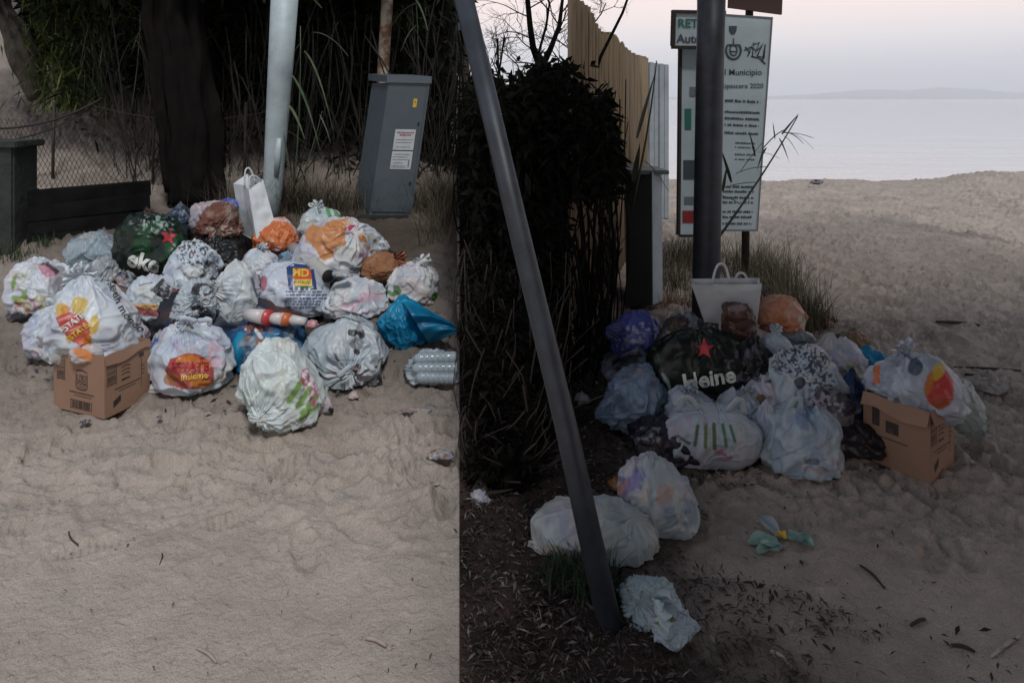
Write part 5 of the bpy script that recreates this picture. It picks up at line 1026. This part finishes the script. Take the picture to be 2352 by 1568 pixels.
tube('bottle_body', localise(bt, [P(545, 842, 3.72), P(548, 800, 3.75), P(560, 770, 3.8), P(566, 762, 3.8)]), [.045, .048, .04, .018], M['blueplastic'], bt, 14)
tube('cap', localise(bt, [P(566, 763, 3.8), P(570, 756, 3.8)]), [.018, .018], M['cup'], bt, 12)
# small pieces lying on the sand
def scrap(name, label, cat, u, v, w_, h_, color, seed, group=None, material='paper', **k):
    return bag(name, label, cat, (u - w_ / 2, v - h_ / 2, u + w_ / 2, v + h_ / 2), color=color, seed=seed, res=(48, 32), wr=.14, fac=12, fcr=.4, mottle=.5, group=group, material=material, dr=k.pop('dr', .9), **k)
scrap('crumpled_tissue', 'pinkish crumpled tissue on the sand below the blotched bag', 'tissue', 812, 908, 24, 26, (.42, .34, .30), 101)
scrap('dry_leaf', 'curled brown dry leaf on the sand right of the front bag', 'leaf', 955, 950, 66, 18, (.20, .13, .10), 102)
scrap('dry_leaf', 'ragged brown leaf near the right edge of the bright sand', 'leaf', 1012, 1046, 58, 30, (.17, .125, .09), 103)
scrap('pebble', 'small dark pebble right of the cardboard box corner', 'stone', 366, 912 + 50, 12, 10, (.02, .02, .02), 104)
scrap('bark_chip', 'dark flake lying right under the box front edge', 'chip', 196, 972, 22, 14, (.05, .03, .025), 105)
scrap('pebble', 'tiny white shell fragment near the right edge under the leaf', 'shell', 1005, 1118, 14, 8, (.4, .38, .34), 106)
scrap('crushed_carton', 'small black carton wedged below the green lettered bag in the left pile', 'carton', 288, 640, 44, 40, (.015, .015, .018), 111, Y=4.35)
scrap('crumpled_film', 'twisted grey film scrap by the mouth of the cardboard tube', 'scrap', 786, 628, 46, 20, (.40, .42, .42), 112, Y=4.25, material='bag')
scrap('crushed_can', 'crushed red drink can below the stacked cups', 'can', 596, 776, 34, 26, (.35, .06, .04), 113, Y=3.78, material='bag')
scrap('paper_scrap', 'pink paper scrap between the two white bags right of the cups', 'paper', 716, 742, 30, 18, (.5, .2, .24), 114, Y=3.9)
scrap('food_tray', 'pale food tray corner showing left of the central knotted bag', 'tray', 440, 690, 34, 22, (.6, .58, .5), 115, Y=4.0)
scrap('paper_scrap', 'blue and white paper scrap beside the left foot of the clear bag', 'paper', 352, 855, 20, 22, (.12, .2, .5), 116)
scrap('crumpled_film', 'white film scrap on the sand right of the turquoise bag', 'scrap', 2040, 862, 30, 16, (.4, .42, .44), 117)
scrap('crushed_can', 'dull red can on the dark ground left of the striped bag', 'can', 1502, 1032, 30, 20, (.22, .05, .05), 118)
def stick(label, u0, v0, u1, v1, r_, mt='stick', name='stick', bend=.003, parts=()):
    ya, yb = contact(u0, v0), contact(u1, v1); a_, b_ = P(u0, v0, ya), P(u1, v1, yb); a_.z += r_; b_.z += r_
    t = tube(name, localise(type('q', (), {'location': a_})(), arc(a_, b_, (bend, bend, .003), 8)), [r_ * (.6 + .5 * math.sin(.4 + 2.4 * i / 8)) for i in range(9)], M[mt], None, 7, nz=.2, seed=int(u0)); t.location = a_
    return tag(t, label, 'stick')
stick('pale slightly bent stick on the sand at the lower right of the bright half', 840, 1470, 888, 1488, .0055)
stick('short grey stick low in the middle of the bright sand', 452, 1492, 497, 1524, .0045)
stick('thin curved dark twig half buried in the sand at left', 158, 1222, 180, 1252, .003, 'twig', bend=-.006)
stick('small hooked dark twig right of the shoe print in the sand', 372, 1272, 366, 1298, .0025, 'twig', bend=.004)
stick('short dark twig on the sand below the middle of the pile', 664, 1112, 682, 1118, .003, 'twig')
stick('thin dark stick entering the bright sand from the right edge', 1010, 1200, 1049, 1222, .003, 'twig')
# ================================================================== RIGHT PILE
nb = P(2136, 1113, 2.80); nb.z = g(nb.x, nb.y) + .004
carton('open cardboard box with a bag in it at the right pile', nb, -R(55), .255, .235, .285, [('front', 1.1, .06), ('side', 1.2, .05)], boxprints(.255, .24, 'side') + [(a, b, c, d, e * .8, f, h_, *r) for a, b, c, d, e, f, h_, *r in boxprints(.255, .24, 'side') if 0] + [('front', 'rect', .2, .2, .03, .08, 'ink'), ('front', 'rect', .45, .17, .05, .05, 'ink'), ('front', 'rect', .45, .12, .12, .004, 'ink')])
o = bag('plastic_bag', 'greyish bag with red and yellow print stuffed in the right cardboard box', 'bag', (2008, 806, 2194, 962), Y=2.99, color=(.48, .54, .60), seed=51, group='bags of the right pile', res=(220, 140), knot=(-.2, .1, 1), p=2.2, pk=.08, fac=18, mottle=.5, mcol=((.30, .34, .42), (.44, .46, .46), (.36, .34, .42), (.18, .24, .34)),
    paint=[('e', 2102, 843, 17, 22, 0, (.03, .06, .10), .85), ('e', 2158, 893, 34, 46, 0, (.50, .03, .02), .93), ('e', 2155, 852, 14, 22, 20, YEL, .85), ('e', 2136, 880, 8, 30, 15, (.5, .2, .03), .8), ('e', 2160, 925, 22, 12, 0, (.3, .08, .02), .8), ('p', [(2006, 838), (2022, 836), (2020, 880), (2004, 884)], (.6, .14, .03), .9), ('e', 2060, 935, 10, 24, 0, (.06, .08, .10), .8)])
ears(o, 3, .07, [(-.9, -.3, .3), (.2, -.2, 1), (-.4, -.4, .8)], seed=16)
o = bag('plastic_bag', 'pale thin bag trailing down behind the right side of the box', 'bag', (2186, 872, 2260, 1000), Y=3.12, color=(.40, .48, .47), seed=52, group='bags of the right pile', knot=(-.7, 0, 1), shear=-.3, res=(120, 80), wr=.06, p=2, mottle=.4, mcol=((.12, .18, .2), (.5, .52, .5), (.35, .45, .45), (.3, .3, .3)), pk=.3)
o = bag('blue_bag', 'bright turquoise bag showing behind the box bag', 'bag', (1955, 792, 2042, 860), Y=3.45, color=(.01, .25, .38), seed=53, res=(100, 60), material='blueplastic', wr=.06, p=2.8)
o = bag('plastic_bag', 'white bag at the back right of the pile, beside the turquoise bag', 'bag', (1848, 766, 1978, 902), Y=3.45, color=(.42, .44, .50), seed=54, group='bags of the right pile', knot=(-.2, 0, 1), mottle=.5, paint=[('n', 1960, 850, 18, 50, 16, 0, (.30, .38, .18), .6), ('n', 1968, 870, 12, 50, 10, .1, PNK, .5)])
o = bag('plastic_bag', 'small white bag top left of the speckled bag', 'bag', (1752, 762, 1818, 828), Y=3.38, color=(.45, .54, .58), seed=55, group='bags of the right pile', res=(90, 60), knot=(-.1, 0, 1))
ears(o, 2, .06, seed=18)
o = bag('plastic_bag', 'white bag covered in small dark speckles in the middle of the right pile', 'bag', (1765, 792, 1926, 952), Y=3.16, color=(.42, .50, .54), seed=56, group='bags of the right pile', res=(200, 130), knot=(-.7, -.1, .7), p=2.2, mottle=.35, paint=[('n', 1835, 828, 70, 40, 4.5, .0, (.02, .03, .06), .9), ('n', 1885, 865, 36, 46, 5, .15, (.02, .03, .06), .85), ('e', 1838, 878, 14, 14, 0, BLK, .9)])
o = bag('plastic_bag', 'crumpled lilac white bag between the green bag and the speckled bag', 'bag', (1712, 850, 1830, 940), Y=3.18, color=(.44, .44, .50), seed=57, group='bags of the right pile', mottle=.6, wr=.07, paint=[('e', 1748, 920, 16, 15, 0, (.16, .10, .02), .9), ('n', 1760, 850, 60, 30, 6, .1, (.02, .02, .04), .9)])
o = bag('patterned_strap', 'black strap with white pattern running down beside the white handled bag', 'strap', (1850, 895, 1960, 1010), Y=2.98, dr=.4, color=(.015, .015, .03), seed=58, knot=(-1, 0, 1), p=2, shear=.35, mottle=.2, paint=[('l', 1850, 890, 1925, 990, 7, (.4, .36, .44), .9), ('n', 1890, 940, 50, 60, 8, .15, (.4, .38, .46), .8)], res=(110, 70))
o = bag('plastic_bag', 'dark blue bag behind the cardboard box', 'bag', (1912, 850, 1990, 985), Y=3.15, color=(.012, .035, .11), seed=59, group='bags of the right pile', mottle=.6, mcol=((.01, .02, .06), (.02, .07, .18), (.15, .2, .3), (.01, .01, .02)), wr=.07, paint=[('n', 1965, 960, 22, 26, 9, .15, (.35, .37, .42), .8)])
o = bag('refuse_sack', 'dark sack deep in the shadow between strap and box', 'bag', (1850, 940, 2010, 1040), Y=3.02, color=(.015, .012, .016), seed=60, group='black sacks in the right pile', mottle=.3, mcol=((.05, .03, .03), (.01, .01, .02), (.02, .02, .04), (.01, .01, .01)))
o = bag('plastic_scrap', 'grey blue plastic scrap on the sand left of the box', 'scrap', (1905, 1008, 1975, 1046), color=(.16, .20, .27), seed=63, res=(80, 50), wr=.12, mottle=.7, mcol=((.3, .34, .4), (.04, .05, .08), (.2, .2, .3), (.1, .1, .15)))
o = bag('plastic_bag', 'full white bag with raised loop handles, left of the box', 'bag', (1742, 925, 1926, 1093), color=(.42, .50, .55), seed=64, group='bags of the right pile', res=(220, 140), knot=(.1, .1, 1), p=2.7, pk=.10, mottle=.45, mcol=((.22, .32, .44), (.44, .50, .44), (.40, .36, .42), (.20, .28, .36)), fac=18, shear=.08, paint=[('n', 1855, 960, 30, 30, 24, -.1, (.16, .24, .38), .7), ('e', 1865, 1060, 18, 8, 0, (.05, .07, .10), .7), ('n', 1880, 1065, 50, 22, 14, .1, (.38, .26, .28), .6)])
loops(o, P(1800, 960, 2.93), P(1842, 945, 2.93), .075, (.1, -.2, 1), wd=.011); ears(o, 2, .06, [(-.8, -.3, .6), (.6, -.3, .7)], seed=19)
o = bag('plastic_bag', 'white side lobe bag with upright ears left of the handled white bag', 'bag', (1735, 918, 1795, 1040), Y=3.0, color=(.42, .48, .56), seed=65, group='bags of the right pile', res=(90, 60), knot=(0, 0, 1), pk=.3)
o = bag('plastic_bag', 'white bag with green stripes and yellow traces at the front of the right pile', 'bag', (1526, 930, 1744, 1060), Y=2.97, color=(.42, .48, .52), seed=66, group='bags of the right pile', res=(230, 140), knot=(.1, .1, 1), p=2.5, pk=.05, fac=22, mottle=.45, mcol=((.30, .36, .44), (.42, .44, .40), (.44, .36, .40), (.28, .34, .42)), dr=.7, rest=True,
    paint=[('l', 1602, 978, 1596, 1022, 8, (.06, .10, .03), .92), ('l', 1621, 975, 1620, 1026, 9, (.10, .15, .03), .92), ('l', 1640, 974, 1642, 1030, 9, (.08, .13, .03), .92), ('l', 1660, 975, 1668, 1024, 8, (.07, .16, .05), .92), ('l', 1678, 978, 1688, 1014, 7, (.04, .16, .08), .92), ('l', 1630, 985, 1632, 1020, 3, (.35, .28, .05), .7), ('l', 1554, 1000, 1584, 1018, 6, (.03, .08, .07), .8), ('n', 1665, 1045, 30, 14, 7, .0, (.35, .05, .10), .75), ('l', 1700, 992, 1745, 990, 3, (.5, .5, .52), .7), ('n', 1600, 965, 30, 16, 12, 0, (.42, .30, .42), .6)])
loops(o, P(1560, 945, 2.95), P(1605, 940, 2.93), .06, (-.2, -.2, 1)); loops(o, P(1670, 945, 2.93), P(1710, 950, 2.93), .06, (.2, -.2, 1))
o = bag('plastic_bag', 'crumpled white bag top rising above the green striped bag', 'bag', (1528, 890, 1640, 985), Y=3.16, color=(.40, .47, .52), seed=67, group='bags of the right pile', knot=(.1, -.1, 1), wr=.08, pk=.1, paint=[('e', 1612, 945, 18, 8, 40, (.45, .32, .48), .7)])
ears(o, 3, .07, seed=20)
o = bag('plastic_bag', 'smaller white pointed bag right of the crumpled bag top', 'bag', (1648, 895, 1742, 985), Y=3.14, color=(.42, .50, .54), seed=68, group='bags of the right pile', knot=(.1, -.1, 1), pk=.2, paint=[('e', 1700, 955, 22, 18, 0, (.3, .38, .5), .6)])
ears(o, 3, .06, seed=21)
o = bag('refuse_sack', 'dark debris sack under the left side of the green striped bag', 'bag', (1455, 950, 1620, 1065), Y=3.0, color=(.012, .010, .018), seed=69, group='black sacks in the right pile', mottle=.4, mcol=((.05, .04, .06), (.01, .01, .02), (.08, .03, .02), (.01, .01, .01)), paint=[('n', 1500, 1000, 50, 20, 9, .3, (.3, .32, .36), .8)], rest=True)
o = bag('plastic_scrap', 'flattened dark red brown rubbish under the green striped bag', 'scrap', (1560, 1030, 1750, 1082), color=(.07, .025, .02), seed=70, group=None, wr=.1, mottle=.5, mcol=((.02, .02, .02), (.15, .07, .05), (.05, .02, .02), (.02, .01, .01)), res=(110, 60))
o = bag('plastic_bag', 'grey blue clear bag at the left side of the right pile', 'bag', (1372, 838, 1545, 982), Y=3.28, color=(.16, .23, .31), seed=71, group='bags of the right pile', res=(190, 120), knot=(-1, -.1, -.5), p=2.0, wr=.07, mottle=.65, mcol=((.12, .14, .18), (.20, .28, .38), (.24, .22, .24), (.05, .06, .09)), shear=.25, pk=.2, rest=True)
o = bag('plastic_bag', 'pale scrap of bag right beside the leaning pole', 'bag', (1318, 898, 1356, 932), color=(.32, .31, .29), seed=72, group='bags of the right pile', res=(60, 40), wr=.1)
o = bag('patterned_bag', 'blue and white patterned bag at the far left of the right pile', 'bag', (1392, 714, 1518, 830), Y=3.75, color=(.05, .07, .28), seed=73, p=2.2, knot=(-1, 0, .2), mottle=.4, mcol=((.10, .08, .3), (.02, .03, .12), (.2, .2, .4), (.02, .02, .08)), paint=[('n', 1472, 765, 42, 26, 7, 0, (.36, .38, .48), .85), ('e', 1420, 790, 30, 40, 0, (.02, .02, .05), .6)])
o = bag('refuse_sack', 'black sack behind the green lettered bag of the right pile', 'bag', (1390, 790, 1560, 920), Y=3.62, color=(.012, .012, .016), seed=74, group='black sacks in the right pile', mottle=.2)
o = bag('plastic_scrap', 'dark mixed rubbish heaped behind the green lettered bag', 'rubbish', (1510, 715, 1640, 810), Y=3.62, color=(.05, .04, .04), seed=75, wr=.12, mottle=.8, mcol=((.12, .05, .05), (.03, .05, .10), (.10, .09, .06), (.25, .28, .3)), paint=[('n', 1576, 712, 30, 14, 8, .1, (.3, .36, .42), .8)])
o = bag('shopping_bag', 'large dark green shopping bag with red star and white lettering in the right pile', 'bag', (1498, 758, 1742, 940), Y=3.32, color=(.003, .008, .005), seed=76, group='dark green lettered bags', res=(220, 140), p=3.6, fac=10, fcr=.12, mottle=.04, mcol=((.004, .03, .015), (.002, .01, .006), (.006, .02, .012), (.003, .003, .003)), dr=.45, pk=0, wr=.018, knot=(0, .1, 1),
    paint=[('l', 1523, 860, 1545, 905, 7, (.28, .36, .33), .9), ('l', 1506, 800, 1525, 860, 3, (.05, .09, .07), .8), ('n', 1700, 850, 40, 50, 9, .3, (.2, .18, .24), .6)])
decal(o, star2d(), 1617, 801, 25, 0, 'redink2', 'star_mark'); decal(o, text2d('Heine', .03), 1628, 870, 51, -9, 'whiteink', step=8)
o = bag('refuse_sack', 'black bag end draped over the right top of the green lettered bag', 'bag', (1680, 765, 1778, 900), Y=3.28, color=(.012, .012, .014), seed=78, group='black sacks in the right pile', mottle=.5, mcol=((.05, .05, .07), (.01, .01, .01), (.12, .12, .14), (.01, .01, .01)), wr=.08)
o = bag('plastic_scrap', 'brown drink carton standing in front of the white handled carrier', 'carton', (1664, 698, 1728, 782), Y=3.42, p=5, fac=4, fcr=.05, wr=.012, pk=0, color=(.08, .04, .03), seed=79, res=(70, 50), mottle=.4, mcol=((.04, .02, .02), (.2, .14, .12), (.03, .02, .02), (.03, .02, .02)), paint=[('e', 1692, 708, 22, 9, 0, (.28, .20, .18), .8)])
carrier('white carrier bag with two loop handles on top of the right pile', [(1618, 740, 3.55), (1738, 750, 3.55), (1750, 652, 3.5), (1588, 654, 3.5)], (.02, .07, .012), 3.6,
        [((1636, 652, 3.53), (1676, 650, 3.53), .10, (0, 0, 0)), ((1686, 650, 3.66), (1720, 656, 3.66), .060, (0, 0, 0))], seed=4)
o = bag('plastic_bag', 'orange and pale bag lying right of the white handled carrier', 'bag', (1738, 680, 1848, 768), Y=3.62, color=(.50, .22, .12), seed=80, group='orange bags of the right pile', knot=(-1, 0, .3), mottle=.55, mcol=((.50, .34, .28), (.30, .08, .03), (.55, .40, .34), (.4, .14, .06)), p=2.3, paint=[('e', 1842, 740, 9, 18, -20, (.5, .48, .40), .8), ('n', 1800, 745, 36, 12, 20, 0, (.45, .10, .03), .7)], pk=.05)
o = bag('plastic_bag', 'flat green grey bag lying beneath the orange bag', 'bag', (1770, 752, 1870, 802), Y=3.55, color=(.16, .20, .19), seed=81, group='bags of the right pile', res=(90, 60), wr=.07)
o = bag('food_scrap', 'yellow and red wrapper scrap behind the white bags', 'wrapper', (1925, 752, 1992, 800), Y=3.75, color=(.25, .19, .10), seed=82, res=(70, 40), wr=.14, mottle=.8, mcol=((.30, .08, .03), (.12, .12, .05), (.3, .28, .2), (.2, .1, .05)), rest=True)
# loose bags in the foreground
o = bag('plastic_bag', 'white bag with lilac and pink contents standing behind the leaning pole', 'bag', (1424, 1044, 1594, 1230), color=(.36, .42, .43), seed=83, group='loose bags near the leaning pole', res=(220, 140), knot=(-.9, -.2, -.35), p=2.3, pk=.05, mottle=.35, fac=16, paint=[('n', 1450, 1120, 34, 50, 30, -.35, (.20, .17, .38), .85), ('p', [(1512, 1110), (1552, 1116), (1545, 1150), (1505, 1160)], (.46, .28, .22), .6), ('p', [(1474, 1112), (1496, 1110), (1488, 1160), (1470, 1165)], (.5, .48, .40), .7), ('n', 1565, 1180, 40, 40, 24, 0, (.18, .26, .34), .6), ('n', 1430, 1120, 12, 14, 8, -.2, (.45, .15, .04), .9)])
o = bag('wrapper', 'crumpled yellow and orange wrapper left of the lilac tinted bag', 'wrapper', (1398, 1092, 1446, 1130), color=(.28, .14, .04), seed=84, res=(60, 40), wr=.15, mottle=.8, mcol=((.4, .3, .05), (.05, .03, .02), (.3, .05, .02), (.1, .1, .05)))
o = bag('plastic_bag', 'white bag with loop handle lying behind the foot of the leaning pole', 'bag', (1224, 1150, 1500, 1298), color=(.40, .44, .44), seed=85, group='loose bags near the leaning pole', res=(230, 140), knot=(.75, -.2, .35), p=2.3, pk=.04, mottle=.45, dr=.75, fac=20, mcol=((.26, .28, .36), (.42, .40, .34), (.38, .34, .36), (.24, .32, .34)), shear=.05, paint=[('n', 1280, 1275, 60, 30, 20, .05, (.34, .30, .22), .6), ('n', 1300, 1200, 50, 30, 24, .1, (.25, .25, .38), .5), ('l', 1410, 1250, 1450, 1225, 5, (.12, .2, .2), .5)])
loops(o, P(1468, 1218, 2.40), P(1484, 1215, 2.42), .115, (.45, -.35, -.85), wd=.012)
ears(o, 2, .11, [(.05, -.2, 1), (.6, -.2, .7)], seed=22, at=P(1390, 1175, 2.48), width=.35)
o = bag('plastic_bag', 'flattened pale blue bag with torn corners right of the pole foot', 'bag', (1428, 1338, 1560, 1432), color=(.36, .46, .48), seed=86, group='loose bags near the leaning pole', res=(180, 110), knot=(-.7, -.6, .5), p=2.6, wr=.09, mottle=.35, pk=.08, fcr=.35, dr=1.0, mcol=((.22, .32, .38), (.44, .48, .46), (.34, .38, .40), (.3, .4, .42)))
ears(o, 3, .10, [(-.8, -.3, .6), (.8, -.2, .3), (.3, -.7, .1)], seed=23, at=P(1500, 1380, 1.98), width=.55)
o = bag('plastic_bag', 'crumpled pale blue bag with olive print in front of the flattened one', 'bag', (1498, 1400, 1602, 1498), color=(.36, .45, .50), seed=87, group='loose bags near the leaning pole', res=(160, 100), knot=(.9, -.2, .1), p=2.1, wr=.10, mottle=.3, fcr=.4, pk=.2, paint=[('n', 1525, 1422, 26, 16, 9, -.15, (.13, .13, .05), .9), ('n', 1512, 1410, 16, 10, 5, .2, (.02, .05, .09), .8)], dr=.8)
o = bag('tissue', 'small white crumpled ball in the dark litter at the left of the dim half', 'tissue', (1082, 1124, 1128, 1168), color=(.34, .34, .40), seed=88, group='crumpled white scraps', res=(70, 44), wr=.12, dr=.8, material='paper')
o = bag('paper_scrap', 'torn grey white paper on the sand behind the right box', 'paper', (2252, 866, 2312, 912), color=(.40, .37, .34), seed=89, res=(90, 50), wr=.15, fcr=.5, material='paper', dr=1, mottle=.5, mcol=((.2, .2, .2), (.5, .48, .44), (.3, .3, .3), (.1, .1, .1)))
# opened food wrapper like a fallen flower
wp = empty('food_wrapper', P(1790, 1250, contact(1790, 1250)), 'open green and white wrapper with yellow centre lying on the dim sand', 'wrapper'); wp.location.z = g(wp.location.x, wp.location.y)
def petal(nm, a, b_, wd_, lift, mt):
    ya, yb = contact(*a), contact(*b_); A, B = P(a[0], a[1], ya), P(b_[0], b_[1], yb); dv = B - A; L_ = dv.length; dv.normalize(); sdv = dv.cross(Vector((0, 0, 1))); V = []
    for i in range(13):
        s = i / 12
        for j in range(7):
            t = j / 6 * 2 - 1; V.append(A + dv * L_ * s + sdv * t * wd_ * math.sin(math.pi * min(1, s * .85 + .12)) ** .7 + Vector((0, 0, .012 + lift * math.sin(math.pi * s) + .012 * t * t + .006 * math.sin(7 * s + 4 * t))) - wp.location)
    mesh(nm, V, grid_faces(13, 7), M[mt], wp, True)
petal('wrapper_leaf', (1786, 1242), (1742, 1192), .026, .01, 'wrapgrey'); petal('wrapper_leaf', (1788, 1252), (1720, 1255), .038, .002, 'wrapgreen'); petal('wrapper_leaf', (1796, 1262), (1738, 1278), .026, .003, 'wrapgreen'); petal('wrapper_leaf', (1808, 1238), (1868, 1264), .034, .004, 'wrapgreen'); petal('wrapper_core', (1782, 1238), (1806, 1248), .020, .008, 'yellow')
# sticks and dark marks on the dim sand
stick('long pale straw at the lower right corner', 2276, 1512, 2340, 1464, .0045)
stick('forked dark twig in the middle of the dim sand', 1975, 1300, 2030, 1352, .004, 'twig', bend=.006)
stick('thick short dark stick near the lower right', 2185, 1485, 2240, 1500, .005, 'twig', bend=.003)
stick('dark twig above the thick short stick', 2092, 1440, 2125, 1425, .005, 'twig')
stick('dark driftwood lying beyond the box, upper of two', 2215, 862, 2262, 870, .007, 'twig', bend=.004)
stick('long dark driftwood stick on the mid beach', 2150, 742, 2250, 750, .010, 'twig', bend=.004)
stick('pale splinter at the lower left of the dim sand', 1770, 1500, 1806, 1520, .005)
stick('brown dry cane on the sand just behind the box bag', 2190, 846, 2345, 854, .007, 'bark2', bend=.003)
o = bag('driftwood', 'dark lump of driftwood on the crest of the beach', 'driftwood', (1862, 412, 1890, 424), Y=12.2, color=(.03, .03, .03), seed=99, res=(40, 26), wr=.15, material='paper', knot=(1, 0, .4), pk=.4)
